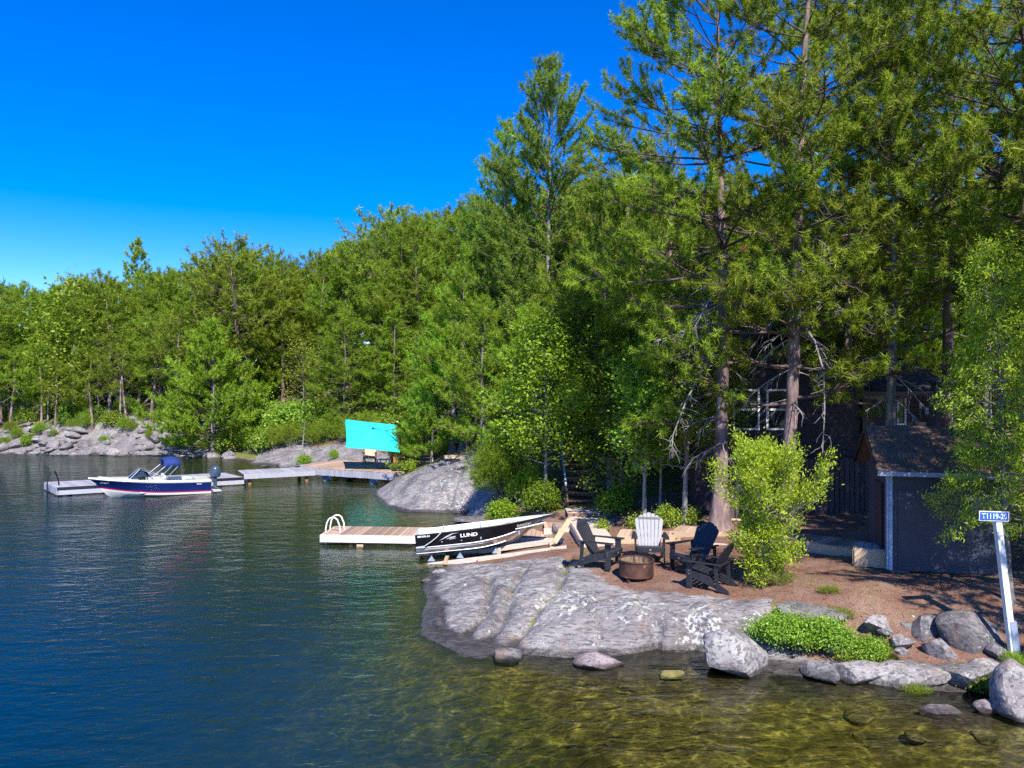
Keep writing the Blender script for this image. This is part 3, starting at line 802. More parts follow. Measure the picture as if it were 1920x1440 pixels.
def skeleton(rng, H, h0, nb, Lf, el, curve, r0, lean=(0,0), bend=.25, nsub=(4,7), subang=50, step=.16, tin=.3, trunk_n=9, thick=.35,
             sublen=.42, flat=.6, dead=0, subtube=True, whorl=0, azbias=None, top_tufts=6, s0=.22):
    W = Wood(); LB = Wood(); DB = Wood(); tp = []; td = []
    k = 12
    zt = np.linspace(0, 1, k)
    tx = lean[0]*zt + bend*np.sin(zt*pi*1.6+rng.uniform(0,6))*zt*.6
    ty = lean[1]*zt + bend*np.sin(zt*pi*1.3+rng.uniform(0,6))*zt*.6
    tx -= tx[0]; ty -= ty[0]
    tr = np.stack([tx, ty, zt*H], -1)
    rad = r0*np.clip(1-zt, .03, 1)**.75*(1+.55*np.exp(-zt*H/.35))
    # more rings near the foot
    ff = np.concatenate([[0,.012,.03,.06], zt[1:]])
    W.tube(np.stack([np.interp(ff, zt, tr[:,i]) for i in range(3)], -1) - [0,0,.25*0], np.interp(ff, zt, rad)*np.where(ff<.05, 1+.25*np.exp(-ff*60), 1), trunk_n)
    W.tube([[tr[0,0],tr[0,1],-.5],[tr[0,0],tr[0,1],.02]], [rad[0]*1.5, rad[0]*1.3], trunk_n)
    az = rng.uniform(0, 6)
    for i in range(nb+dead):
        isdead = i >= nb
        if isdead: t_ = rng.uniform(max(h0-.25, .12), min(h0+.25,.8))
        else: t_ = h0 + (1-h0)*((i+rng.uniform(0,.9))/nb)**.92*.985
        if whorl: t_ = round(t_*whorl)/whorl + rng.uniform(-.006,.006)
        t_ = min(t_, .985)
        az += 2.4 + rng.normal()*.35
        a = az
        if azbias is not None and rng.uniform() < azbias[1]: a = azbias[0] + rng.normal()*.6
        u = (t_-h0)/(1-h0)
        L = Lf(max(u,0))*rng.uniform(.72,1.15)*(.55 if isdead else 1)
        e = (el(max(u,0)) + rng.normal()*.10) if not isdead else rng.uniform(-.5,.1)
        d = np.array([cos(a)*cos(e), sin(a)*cos(e), sin(e)])
        p = np.array([np.interp(t_, zt, tr[:,j]) for j in range(3)])
        pts = [p.copy()]; m = 6
        cur = curve if not isdead else -.8
        for q in range(m):
            d = d + np.array([rng.normal()*.10, rng.normal()*.10, cur/m + rng.normal()*.06]); d /= np.linalg.norm(d)
            p = p + d*L/m; pts.append(p.copy())
        pts = np.array(pts)
        rb = np.interp(t_, zt, rad)*thick + .006
        rb = min(rb, .022*L+.006)
        (DB if isdead else LB).tube(pts, np.linspace(rb*(.6 if isdead else 1), .004+.1*rb, m+1), 5 if thick > .2 else 4)
        ns = int(rng.integers(nsub[0], nsub[1]+1)*max(.5, min(1.3, L/2.2)))+1
        for q in range(ns):
            s_ = s0 + (1-s0)*(q+rng.uniform(0,.8))/ns if not isdead else rng.uniform(.2,1)
            s_ = min(s_, .99)
            pos = np.array([np.interp(s_*m, range(m+1), pts[:,j]) for j in range(3)])
            bd = pts[min(int(s_*m)+1, m)] - pts[int(s_*m)]; bd /= np.linalg.norm(bd)+1e-9
            sgn = 1 if q % 2 else -1
            an = radians(subang)*sgn*rng.uniform(.6,1.2)
            dd = np.array([bd[0]*cos(an)-bd[1]*sin(an), bd[0]*sin(an)+bd[1]*cos(an), bd[2]])
            dd[2] += rng.normal()*(1-flat)*.8 + .12
            dd /= np.linalg.norm(dd)
            sl = (L*sublen*(1-.55*s_)+.16)*rng.uniform(.6,1.2)
            sp = [pos]
            for z_ in range(3):
                dd = dd + np.array([rng.normal()*.13, rng.normal()*.13, (.10 if not isdead else -.35)+rng.normal()*.06]); dd /= np.linalg.norm(dd)
                sp.append(sp[-1]+dd*sl/3)
            sp = np.array(sp)
            if isdead: DB.tube(sp, [.010,.008,.006,.003], 3)
            else:
                if subtube: LB.tube(sp, [max(.006, rb*.35), max(.005, rb*.25), .005, .003], 3)
                nt_ = max(1, int(sl*(1-tin)/step))
                for z_ in range(nt_):
                    f = tin + (1-tin)*(z_+1)/nt_
                    tp.append([np.interp(f*3, range(4), sp[:,j]) for j in range(3)])
                    td.append(dd*.75 + np.array([0,0,.30]) + rng.normal(size=3)*.25)
        if not isdead:
            for z_ in range(2):
                tp.append(pts[-1-z_]); td.append(bd + np.array([0,0,.3]))
    for z_ in range(top_tufts):
        f = 1-.012*z_*1.5
        tp.append([np.interp(f, zt, tr[:,j]) + rng.normal()*.04 for j in range(3)]); td.append(np.array([rng.normal()*.4, rng.normal()*.4, 1]))
    return W, LB, DB, np.array(tp), np.array(td)

def plant(name, loc, meshes, label, cat, group=None, rz=0.0, scale=1.0):
    """meshes: list of (part name, mesh)"""
    r = empty(name, loc, rz, label, cat, group)
    r.scale = (scale, scale, scale) if not isinstance(scale, tuple) else scale
    for pn, me in meshes:
        if me is not None: reg(link(pn, me, r))
    return r

def pine_red(seed, H, h0=.35, r0=.2, spread_=2.6, nb=46, ntuft=18, size=.17, width=.011, lean=(0,0), dead=8, step=.165, mat='lf_red', bark='bark_red', sub=True, azbias=None, nsub=(5,8), curve=.35, whorl=0, s0=.22):
    rng = np.random.default_rng(seed)
    Lf = lambda u: spread_*(.55+.50*min(u*3,1))*(1-u**2.6)**.6 + .45
    el = lambda u: -.10 + .30*u + .75*max(0,u-.75)/.25
    W, LB, DB, tp, td = skeleton(rng, H, h0, nb, Lf, el, curve, r0, lean, .3, nsub, 48, step, .42, dead=dead, flat=.6, whorl=whorl, s0=s0, subtube=sub, azbias=azbias)
    cr = needles(rng, tp, td, rng.uniform(.75,1.25,len(tp))*size, ntuft, .80, width, 'crown', M[mat])
    return [('trunk', W.mesh('trunk', M[bark])), ('branches', LB.mesh('branches', M['limb'])), ('dead_branches', DB.mesh('dead_branches', M['dead'])), ('crown', cr)]
def pine_white(seed, H, h0=.15, r0=.14, spread_=2.6, nb=50, ntuft=14, size=.16, width=.012, lean=(0,0), dead=3, step=.13, mat='lf_white', bark='bark_grey', sub=True, whorl=0, conic=1.0, up=.15, nsub=(6,9), azbias=None):
    rng = np.random.default_rng(seed)
    Lf = lambda u: spread_*(1-u**conic)**.8*(.75+.25*min(u*5,1)) + .3
    el = lambda u: up*.3 + .85*u**1.6
    W, LB, DB, tp, td = skeleton(rng, H, h0, nb, Lf, el, .22, r0, lean, .12, nsub, 42, step, .22, dead=dead, flat=.85, subtube=sub, whorl=whorl, azbias=azbias)
    td[:,2] += .35
    cr = needles(rng, tp, td, rng.uniform(.8,1.2,len(tp))*size, ntuft, .55, width, 'crown', M[mat])
    return [('trunk', W.mesh('trunk', M[bark])), ('branches', LB.mesh('branches', M['limb'])), ('dead_branches', DB.mesh('dead_branches', M['dead'])), ('crown', cr)]
def broad(seed, H, h0=.2, r0=.07, spread_=1.6, nb=34, n=12, size=.085, mat='lf_maple', bark='bark_grey', step=.16, flat=.5, lean=(0,0), clump=1.5, aspect=.65, nsub=(4,7), fn=None, curve=.15, up=.5, droop=None, azbias=None, bend=.2):
    rng = np.random.default_rng(seed)
    Lf = fn or (lambda u: spread_*(1-abs(u-.4)**2*1.6)*.9+.25)
    W, LB, DB, tp, td = skeleton(rng, H, h0, nb, Lf, lambda u: up*.5+.7*u, curve, r0, lean, bend, nsub, 50, step, .2, dead=2, flat=.4, azbias=azbias)
    nn = np.tile([0,0,1.], (len(tp),1)) + td*.15
    tipv = None
    if droop is not None:
        tipv = unitv(td*.8 + np.array([0,0,-droop])); nn = unitv(rng.normal(size=(len(tp),3))*[1,1,.5]+[0,-.3,.5])
    cr = leaves(rng, tp, unitv(nn), rng.uniform(.8,1.25,len(tp))*size, n, .55, 'crown', M[mat], flat, aspect, clump, tipv)
    return [('trunk', W.mesh('trunk', M[bark])), ('branches', LB.mesh('branches', M[bark])), ('crown', cr)]
def bush_meshes(seed, dims, nc=420, n=8, size=.07, mat='lf_mat', clump=1.3, flat=.5, stems=12, needle=False, lobes=5, bark='bark_grey', aspect=.6, tip=None):
    """several lobes of foliage on stems that fan out of one root"""
    rng = np.random.default_rng(seed)
    dx, dy, dz = dims
    L = [(rng.uniform(-.45,.45)*dx, rng.uniform(-.45,.45)*dy, rng.uniform(.3,.62)*dz, rng.uniform(.30,.5)) for _ in range(lobes)]
    L.append((0,0,.35*dz,.75))
    W = Wood(); pos = []; nn = []
    per = nc//len(L)
    for lx, ly, lz, lr in L:
        q = unitv(rng.normal(size=(per,3))); q[:,2] = np.abs(q[:,2])*1.1-.25
        rr = rng.uniform(.45,1.05,(per,1))**.6
        p = q*rr*np.array([dx*lr, dy*lr, dz*.55])*np.array([1,1,1]) + [lx,ly,lz]
        p += rng.normal(size=p.shape)*.04
        pos.append(p); nn.append(unitv(q+[0,0,.8]))
    pos = np.concatenate(pos); nn = np.concatenate(nn); k = pos[:,2] > .02; pos = pos[k]; nn = nn[k]
    for i in range(stems):
        e = pos[rng.integers(len(pos))]
        W.tube([[e[0]*.1, e[1]*.1, -.15], e*[.5,.5,.55]+rng.normal(size=3)*.04, e], [.018,.012,.005], 4)
    sz = rng.uniform(.75,1.25,len(pos))*size
    if needle: cr = needles(rng, pos, nn+rng.normal(size=nn.shape)*.3, sz, n, .5, .010, 'foliage', M[mat])
    else: cr = leaves(rng, pos, nn, sz, n, .6, 'foliage', M[mat], flat, aspect, clump, None if tip is None else unitv(nn+[0,0,tip]))
    return [('stems', W.mesh('stems', M[bark])), ('foliage', cr)]
def ground_at(px, py, z): return P(px, py, z)

# --- tall near pines, each its own shape
def near(name, px, D, meshes, label, cat='pine tree', rz=0, z=None, **k):
    x = (px-960)/F*D
    zz = gz(x, D) if z is None else z
    return plant(name, (x, D, zz-.03), meshes, label, cat, rz=rz, **k)
near('red_pine', 1350, 21.6, pine_red(11, 15.6, .22, .20, 3.3, 88, 46, .170, .0165, (.10,0), 18, nsub=(9,13), whorl=20, s0=.42, curve=.5, azbias=(pi, .38)), 'tall red pine with thick flared trunk rising behind the fire pit chairs')
near('red_pine', 1470, 20.3, pine_red(12, 17.5, .20, .185, 3.0, 88, 46, .170, .0165, (.95,0), 20, nsub=(9,13), whorl=20, s0=.42, curve=.5), 'tall red pine leaning slightly, its pinkish trunk behind the bright cedar bush')
near('red_pine', 1668, 20.2, pine_red(13, 13.5, .22, .14, 2.8, 66, 46, .170, .0165, (.1,0), 16, bark='bark_grey', nsub=(9,12), whorl=20, s0=.42, curve=.5), 'slim grey trunked pine standing behind the shed roof')
near('red_pine', 1925, 19.0, pine_red(14, 17.0, .28, .19, 3.4, 84, 46, .170, .0165, (-.3,0), 16, nsub=(9,13), whorl=20, s0=.42, curve=.5, azbias=(pi,.3)), 'tall red pine at the edge of the view behind the hanging cedar')
P15 = pine_red(15, 18.5, .34, .19, 3.6, 84, 30, .19, .0185, (.2,0), 14, nsub=(9,12), whorl=20, s0=.42, curve=.5)
near('red_pine', 1775, 24.0, P15, 'tall pine with its foliage high above the house roof')
near('red_pine', 1590, 28.5, P15, 'pine standing behind the dark house, between two taller pines', rz=2.1, scale=.94)
P17 = pine_white(17, 17.0, .12, .16, 3.8, 70, 28, .21, .015)
near('white_pine', 1850, 28.0, P17, 'broad dark green pine standing in the shade behind the hanging cedar')
near('white_pine', 1700, 31.0, P17, 'dark green pine behind the right end of the house roof', rz=1.9, scale=.92)
near('red_pine', 1260, 30.0, pine_red(19, 12.5, .12, .15, 2.8, 66, 28, .20, .015, (0,0), 8), 'dense pine filling the gap left of the thick red pine')
near('red_pine', 1180, 33.0, pine_red(20, 12.6, .1, .15, 2.8, 70, 28, .20, .015, (0,0), 6), 'bushy olive green pine right of the spire shaped white pine')
near('white_pine', 1025, 36.0, pine_white(21, 16.9, .10, .15, 4.3, 118, 26, .22, .021, (.1,0), 7, .15, mat='lf_spire', bark='bark_pale', up=.3, conic=1.6), 'tallest spire shaped white pine with pale straight trunk against the sky')
near('white_pine', 950, 39.0, pine_white(22, 15.2, .15, .13, 3.2, 84, 24, .22, .021, (-.1,0), 2, .15, mat='lf_spire', bark='bark_pale', up=.3, conic=1.5), 'second white pine top just left of the tallest spire')
near('white_pine', 890, 44.0, pine_white(23, 11.5, .1, .15, 3.4, 76, 26, .23, .017, (0,0), 3, .16), 'wide white pine left of the spire with long upswept side branches')
near('white_pine', 850, 38.5, pine_white(24, 8.2, .20, .16, 2.9, 66, 18, .20, .021, (.05,0), 5, .12, bark='bark_grey', up=.0), 'layered white pine whose trunk shows just right of the turquoise canopy')
near('white_pine', 868, 37.5, pine_white(25, 8.6, .24, .13, 2.7, 56, 18, .20, .021, (.1,0), 5, .12, up=.0), 'layered white pine above the cut wooden slabs on the rock hump')
near('white_pine', 812, 40.2, pine_white(26, 4.4, .02, .07, 1.9, 56, 18, .18, .019, (0,0), 0, .10, up=.1), 'small bushy pine at the corner of the deck beside the canopy mast')
near('white_pine', 810, 38.6, pine_white(27, 2.6, .02, .06, 2.2, 44, 18, .18, .019, (0,0), 0, .10, up=.1), 'low spreading pine on the crest of the rounded rock hump')
near('white_pine', 400, 53.5, pine_white(28, 9.0, .03, .16, 5.0, 84, 16, .26, .028, (-.1,0), 2, .15, up=-.1), 'large layered white pine hanging over the far shore behind the blue boat')
near('red_pine', 458, 57.0, pine_red(29, 12.6, .40, .24, 4.0, 70, 15, .28, .03, (-.9,0), 14, .2), 'big crooked pine with pale broken limbs above the layered shore pine')
near('red_pine', 705, 56.0, pine_red(30, 11.8, .45, .2, 3.4, 60, 15, .28, .03, (.9,0), 12, .2), 'slanting pine with bare pale limbs near the top of the hill')
near('white_pine', 258, 68.0, pine_white(31, 13.5, .2, .16, 3.0, 66, 14, .3, .034, (0,0), 2, .2, up=.5), 'pointed pine whose fan shaped top stands above the left tree line')
near('white_pine', 1000, 31.0, pine_white(32, 5.8, .05, .10, 2.5, 76, 18, .19, .019, (0,0), 2, .11), 'soft green pine between the bushes above the wooden stairs')
near('white_pine', 905, 33.5, pine_white(33, 6.4, .05, .10, 2.4, 74, 18, .19, .019, (0,0), 2, .11), 'soft green young pine behind the bush on the rounded rock')

for tx_, ty_, th_ in ((11.6,10.6,12.5),(13.8,12.2,14.0),(12.9,15.2,13.0),(15.5,17.5,14.0),(16.5,9.5,12.0)):
    sm_ = [m_ for m_ in bpy.data.objects['red_pine.002'].children]
    cpy = copy_tree(bpy.data.objects['red_pine.002']); cpy.location = (tx_, ty_, gz(tx_,ty_)); cpy.rotation_euler = (0,0,tx_*3); cpy.scale = (1.05,1.05,th_/13.5)
    cpy['label'] = 'pine standing outside the right edge of the view on the bank'; cpy['group'] = 'pines on the bank beyond the right edge'
# --- broad-leaved trees and slim trunks by the stairs
near('maple_tree', 1022, 26.4, broad(41, 5.8, .26, .07, 1.7, 60, 16, .12, step=.14), 'bright green leafy tree left of the wooden stairs', 'leafy tree')
near('maple_tree', 1120, 29.0, broad(42, 6.4, .38, .08, 2.0, 60, 16, .12, step=.15), 'leafy tree arching over the top of the wooden stairs', 'leafy tree')
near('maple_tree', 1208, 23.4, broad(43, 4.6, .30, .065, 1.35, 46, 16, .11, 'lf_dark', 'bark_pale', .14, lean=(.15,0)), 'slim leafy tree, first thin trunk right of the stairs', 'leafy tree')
near('maple_tree', 1238, 24.4, broad(44, 4.8, .32, .050, 1.2, 42, 16, .11, 'lf_dark', 'bark_pale', .14), 'slim leafy tree with the thinnest trunk, behind the chair with the glare painted back', 'leafy tree')
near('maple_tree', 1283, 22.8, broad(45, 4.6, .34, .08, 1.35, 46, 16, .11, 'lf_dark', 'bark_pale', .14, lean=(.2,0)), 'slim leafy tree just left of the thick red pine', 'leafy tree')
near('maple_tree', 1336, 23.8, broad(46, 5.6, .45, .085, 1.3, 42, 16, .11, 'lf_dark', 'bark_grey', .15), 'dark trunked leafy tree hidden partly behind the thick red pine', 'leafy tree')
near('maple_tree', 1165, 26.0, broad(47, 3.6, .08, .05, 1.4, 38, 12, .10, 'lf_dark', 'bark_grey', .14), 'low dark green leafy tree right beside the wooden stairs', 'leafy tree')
near('maple_tree', 1090, 34.5, broad(48, 5.0, .1, .06, 1.6, 36, 12, .13, 'lf_maple', 'bark_grey', .16), 'bright leafy tree seen above the top of the stairs', 'leafy tree')

# --- cedars
cf = lambda u: float(np.interp(u, [0,.12,.3,.42,.7,.85,1], [.45,.5,.7,1.25,1.05,.45,.12]))*rgc.uniform(.55,1.3)
rgc = np.random.default_rng(77)
near('cedar_bush', 1432, 16.1, broad(51, 2.65, .04, .05, 1.0, 90, 22, .070, 'lf_cedar', 'bark_pale', .085, .25, clump=.95, aspect=.36, fn=cf, droop=.25, curve=.35, up=.3, nsub=(6,9), bend=.15), 'bright yellow green cedar bush standing beside the boardwalk near the chairs', 'cedar bush')
cg = lambda u: .50 + .62*(1-u)**.9*(.75+.35*math.sin(u*17))
near('cedar_tree', 1893, 14.3, broad(52, 6.3, .22, .06, 1.0, 150, 22, .075, 'lf_cedar', 'bark_grey', .11, .25, (-.25,.1), .8, .28, (5,8), cg, -.55, .25, .9, bend=.12), 'tall cedar with drooping yellow green sprays behind the number sign', 'cedar tree')
near('cedar_tree', 2010, 15.0, broad(53, 5.6, .12, .08, 1.1, 80, 12, .095, 'lf_cedar', 'bark_pale', .13, .25, (0,0), .9, .36, (5,8), cg, -.35, .25, .9), 'cedar cut by the edge of the view, beyond the number sign', 'cedar tree')

def hanging(root, pts, seed, name='dead_branches'):
    rng = np.random.default_rng(seed); W = Wood(); pts = np.array(pts, float); o = np.array(root.location[:])
    pts = pts - o
    W.tube(pts, np.linspace(.035,.010,len(pts)), 6)
    for i in range(26):
        f = rng.uniform(.25,1)*(len(pts)-1); a = int(min(f, len(pts)-2)); p = pts[a]+(pts[a+1]-pts[a])*(f-a)
        d = rng.normal(size=3)*[1,.6,.5]+[0,0,-.5]; d /= np.linalg.norm(d); q = [p]
        for k in range(4): d = d+rng.normal(size=3)*.35+[0,0,-.18]; d /= np.linalg.norm(d); q.append(q[-1]+d*rng.uniform(.05,.15))
        W.tube(q, [.010,.008,.007,.005,.003], 4)
    reg(link(name, W.mesh(name, M['dead']), root))
T1 = bpy.data.objects['red_pine']; T2 = bpy.data.objects['red_pine.001']
hanging(T1, [PD(1352,640,21.5), PD(1318,690,21.0), PD(1285,755,20.7), PD(1262,815,20.6), PD(1258,860,20.6)], 1)
hanging(T2, [PD(1500,600,20.3), PD(1528,640,19.9), PD(1545,700,19.6), PD(1546,770,19.5), PD(1542,850,19.5)], 2)
hanging(T1, [PD(1356,600,21.5), PD(1290,618,21.0), PD(1230,640,20.6)], 3)
hanging(T2, [PD(1500,560,20.3), PD(1560,572,20.0), PD(1630,600,19.8)], 4)
# --- bushes
def bush(px, D, dims, label, seed, cat='bush', name='bush', z=None, dz=0, rz=0, **k):
    x = (px-960)/F*D
    zz = gz(x, D) if z is None else z
    return plant(name, (x, D, zz+dz), bush_meshes(seed, dims, **k), label, cat, rz=rz)
bush(950, 28.2, (1.75,1.2,2.45), 'large soft needled olive bush covering the end of the rounded rock', 61, nc=3000, n=14, size=.15, mat='lf_white', needle=True, lobes=11, name='juniper_bush', z=.65, stems=50)
bush(985, 27.3, (1.0,.9,1.3), 'green needled bush between the boat bow and the wooden stairs', 62, nc=1000, n=14, size=.12, mat='lf_white', needle=True, lobes=6, name='juniper_bush')
bush(945, 26.7, (.75,.5,.75), 'bright leafy bush on the bank right behind the aluminium boat', 63, nc=500, n=8, size=.075, mat='lf_maple')
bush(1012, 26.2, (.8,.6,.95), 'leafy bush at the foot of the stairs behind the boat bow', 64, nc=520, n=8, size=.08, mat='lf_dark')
bush(1195, 22.6, (.35,.3,.45), 'small yellow green shrub at the foot of the first thin trunk', 65, nc=170, n=8, size=.065, mat='lf_bush')
bush(1252, 22.7, (.55,.35,.62), 'yellow green shrub right behind the chair with the glare painted back', 66, nc=300, n=8, size=.065, mat='lf_bush')
bush(1300, 22.6, (.25,.2,.4), 'little yellow green shrub near the thick red pine trunk', 67, nc=130, n=8, size=.06, mat='lf_bush')
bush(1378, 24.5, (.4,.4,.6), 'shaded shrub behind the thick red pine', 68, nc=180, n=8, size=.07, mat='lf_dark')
bush(1128, 23.2, (.22,.2,.3), 'tiny green shrub beside the pale rock near the walkway', 69, nc=90, n=7, size=.06, mat='lf_bush')
bush(930, 34.2, (1.1,.8,1.5), 'yellow green leafy bush behind the cut wooden slabs', 70, nc=700, n=8, size=.10, mat='lf_bush', z=1.9)
bush(880, 36.2, (.9,.8,1.8), 'yellow leafy bush under the layered pines', 71, nc=560, n=8, size=.10, mat='lf_bush')
bush(722, 38.9, (.3,.3,.35), 'yellow green tuft at the waterline between deck and rock hump', 72, nc=150, n=8, size=.06, mat='lf_bush', z=.15)
bush(766, 36.6, (.4,.35,.4), 'yellow green shrub at the left end of the rock hump crest', 73, nc=240, n=8, size=.08, mat='lf_bush')
bush(1150, 24.8, (.7,.5,.9), 'dark leafy bush in the shade right of the stairs', 74, nc=420, n=8, size=.08, mat='lf_dark')
bush(1080, 27.9, (.4,1.1,1.5), 'dark foliage crowding the left rail of the stairs', 75, nc=0, n=8, size=.08, mat='lf_dark') if False else None
# right foreground low plants
bush(1492, 14.25, (1.3,.66,.52), 'bright green low shrub spreading between the big boulder and the shore ledge', 81, cat='low shrub', name='low_shrub', nc=3000, n=9, size=.042, mat='lf_mat', lobes=8, stems=30, dz=-.04, rz=-.25)
bush(1605, 13.8, (.66,.40,.33), 'right end of the bright green shrub patch above the shore ledge', 82, cat='low shrub', name='low_shrub', nc=1100, n=9, size=.040, mat='lf_mat', lobes=6, stems=16, dz=-.05)
bush(1838, 12.7, (.26,.2,.24), 'small leafy shrub in the gap beside the rounded corner boulder', 83, cat='low shrub', name='low_shrub', nc=200, n=8, size=.045, mat='lf_mat', dz=-.02)
bush(1788, 12.9, (.12,.10,.16), 'tiny leafy sprig at the waterline left of the corner boulder', 84, cat='low shrub', name='low_shrub', nc=60, n=8, size=.04, mat='lf_mat')
bush(1910, 12.9, (.3,.25,.22), 'needled tuft on the bank below the number sign', 85, cat='low shrub', name='low_shrub', nc=300, n=12, size=.08, mat='lf_white', needle=True)
junis = [(1600,1175,.5,.3,.10),(1650,1200,.45,.3,.12),(1690,1215,.4,.28,.10),(1640,1170,.4,.3,.08),(1575,1150,.4,.22,.08),(1720,1232,.35,.2,.10),(1555,1135,.3,.15,.06),(1455,1108,.25,.15,.12)]
labs = ['creeping juniper mat behind the right end of the green shrub','creeping juniper between the green shrub and the pale stones','creeping juniper spilling over the shore ledge','creeping juniper at the upper edge of the needle litter',
        'creeping juniper along the top of the long flat rock','last creeping juniper tuft before the shore ledge','thin creeping juniper strip on the far side of the flat rock','mossy tuft at the corner of the bedrock near the cedar bush']
for i, (px, py, a, b_, h_) in enumerate(junis):
    x, y = P(px, py, .72 if py < 1185 else .55)
    plant('juniper_mat', (x, y, gz(x,y)-.02), bush_meshes(90+i, (a,b_,h_*1.6), nc=330, n=10, size=.055, mat='lf_bush', needle=True, lobes=6, stems=8), labs[i], 'juniper', rz=-.3)
bush(1437, 16.0, (.62,.42,.22), 'grassy growth round the foot of the bright cedar bush', 101, cat='grass tuft', name='grass_tuft', nc=500, n=10, size=.10, mat='lf_grass', needle=True)

# --- far forest on the hill
far_variants = []
for s_ in range(7):
    far_variants.append((pine_red(200+s_, 11.0, .10+.05*(s_ % 3), .13, 2.4+.3*(s_ % 2), 66, 30, .28, .019, (rng0:=random.uniform(-.6,.6),0), 5, .19, mat='lf_far', sub=False, nsub=(5,8)), 'red'))
for s_ in range(4):
    far_variants.append((pine_white(220+s_, 11.0, .04, .12, 2.7, 66, 19, .32, .026, (0,0), 2, .19, mat='lf_far2', sub=False), 'white'))
shore_pines = [pine_red(260+s_, 6.5, .42, .10, 1.5, 34, 26, .25, .018, (rg0,0), 5, .18, mat='lf_far', sub=False, nsub=(4,7)) for s_, rg0 in enumerate((.4,-.3,.1))]
far_broad = [broad(240+s_, 6.0, .12, .06, 2.0, 34, 9, .17, 'lf_bush', 'bark_pale', .22, clump=1.6) for s_ in range(2)]
Sx = [-400,0,60,130,210,260,300,350,400,450,520,560,600,640,700,760,800,850,900,1000,1100,1200,1500,1900,2400]
Sy = [575,552,540,532,524,512,520,502,488,468,474,488,478,458,424,424,408,388,372,380,330,330,380,360,300]
rg = np.random.default_rng(5)
placed = [(o.location.x, o.location.y) for o in SC.objects if o.parent is None and o.get('category') in ('pine tree',)]
count = 0
forest = []
for tries in range(9000):
    D = rg.uniform(44, 76); px = rg.uniform(-60, 1480)
    if px > 820: D = rg.uniform(38, 62)
    x = (px-960)/F*D
    if len(forest) > 285: break
    dd = float(sdf(np.array([x]), np.array([D]))[0])
    if dd < 2.2: continue
    if px < 345 and dd < 5.5 and (rg.uniform() > .4 or dd < 2.6): continue
    if 430 < px < 760 and dd < 4.5: continue
    md = 2.1 if D < 60 else 2.4
    if any((x-a)**2+(D-b)**2 < md*md for a, b in placed): continue
    g = gz(x, D)
    top = 5+(720-(np.interp(px, Sx, Sy)+abs(rg.normal())*20-4))/F*D
    Hm = rg.uniform(8.0, 12.5) if dd > 6 else rg.uniform(4.5, 8)
    if D > 60: Hm = rg.uniform(10, 13.5)
    Hh = min(Hm, top-g)
    if Hh < 3.0: continue
    placed.append((x, D)); forest.append((x, D, g, Hh, px, dd))
for i, (x, D, g, Hh, px, dd) in enumerate(forest):
    q = rg.uniform()
    if px < 345 and dd < 5.5:
        ms = shore_pines[i % 3]; base = 6.5; lab = 'thin small pine with bare lower trunk on the rocky far shore'; nm = 'shore_pine'; ct = 'pine tree'; gr = 'thin pines on the rocky far shore'
    elif dd < 7 and q < .16:
        ms = far_broad[i % 2]; base = 6.0; lab = 'yellow green leafy tree among the pines on the far slope'; nm = 'leafy_tree'; ct = 'leafy tree'; gr = 'leafy trees on the far slope'
    elif q < .74:
        ms, _ = far_variants[i % 7]; base = 11.0; lab = 'olive green pine in the dense forest on the hillside'; nm = 'hill_pine'; ct = 'pine tree'; gr = 'olive pines of the hillside forest'
    else:
        ms, _ = far_variants[7+i % 4]; base = 11.0; lab = 'fresh green white pine in the dense hillside forest'; nm = 'hill_white_pine'; ct = 'pine tree'; gr = 'white pines of the hillside forest'
    sc = Hh/base; wd = sc*rg.uniform(.95,1.2) + (.18 if sc < .7 else 0)
    plant(nm, (x, D, g-.1), [m_ for m_ in ms if m_[0] not in ('branches',)] if D > 58 else ms, lab, ct, gr, rz=rg.uniform(0,6.28), scale=(wd, wd, sc))
# shady wood behind house and at the right
for i in range(44):
    for _ in range(60):
        D = rg.uniform(27, 46); px = rg.uniform(1090, 2250); x = (px-960)/F*D
        if all((x-a)**2+(D-b)**2 > 5.0 for a, b in placed): break
    else: continue
    placed.append((x, D))
    g = gz(x, D); top = 5+(720-(np.interp(px, [1090,1250,1300,1450,1500,1750,1850,2250], [330,400,430,430,380,380,330,250])+abs(rg.normal())*30))/F*D
    Hh = min(top-g, 15)
    ms, _ = far_variants[int(rg.integers(0, 11))]
    plant('wood_pine', (x, D, g-.1), ms, 'dark green pine in the shaded wood behind the house', 'pine tree', 'pines in the wood behind the house', rz=rg.uniform(0,6.28), scale=(Hh/11*.9, Hh/11*.9, Hh/11))
# bare grey-purple trees and shrubs on the far slope
bare = []
for s_ in range(2):
    r2 = np.random.default_rng(300+s_)
    W, LB, DB, tp, td = skeleton(r2, 6.5, .15, 34, lambda u: 1.5*(1-u*.6), lambda u: .5, .3, .07, (0,0), .2, (6,9), 40, .3, .3, flat=.4)
    LB.V += [v for v in W.V[:0]]
    bare.append([('trunk', W.mesh('trunk', M['dead'])), ('twigs', LB.mesh('twigs', M['twig']))])
for i, (px, D, h_) in enumerate([(205,60,1.1),(185,61,.9),(225,59.5,.9),(90,61,.8),(300,60,.8)]):
    x = (px-960)/F*D
    plant('bare_tree', (x, D, gz(x,D)), bare[i % 2], 'leafless purple grey tree among the pines above the far shore', 'bare tree', 'leafless trees on the far slope', rz=i*1.3, scale=h_)
x = (566-960)/F*47.5
r2 = np.random.default_rng(310)
W, LB, DB, tp, td = skeleton(r2, 2.6, .3, 16, lambda u: .35*(1-u*.7), lambda u: .1, 0, .05, (0.15,0), .06, (1,2), 40, .3, .3)
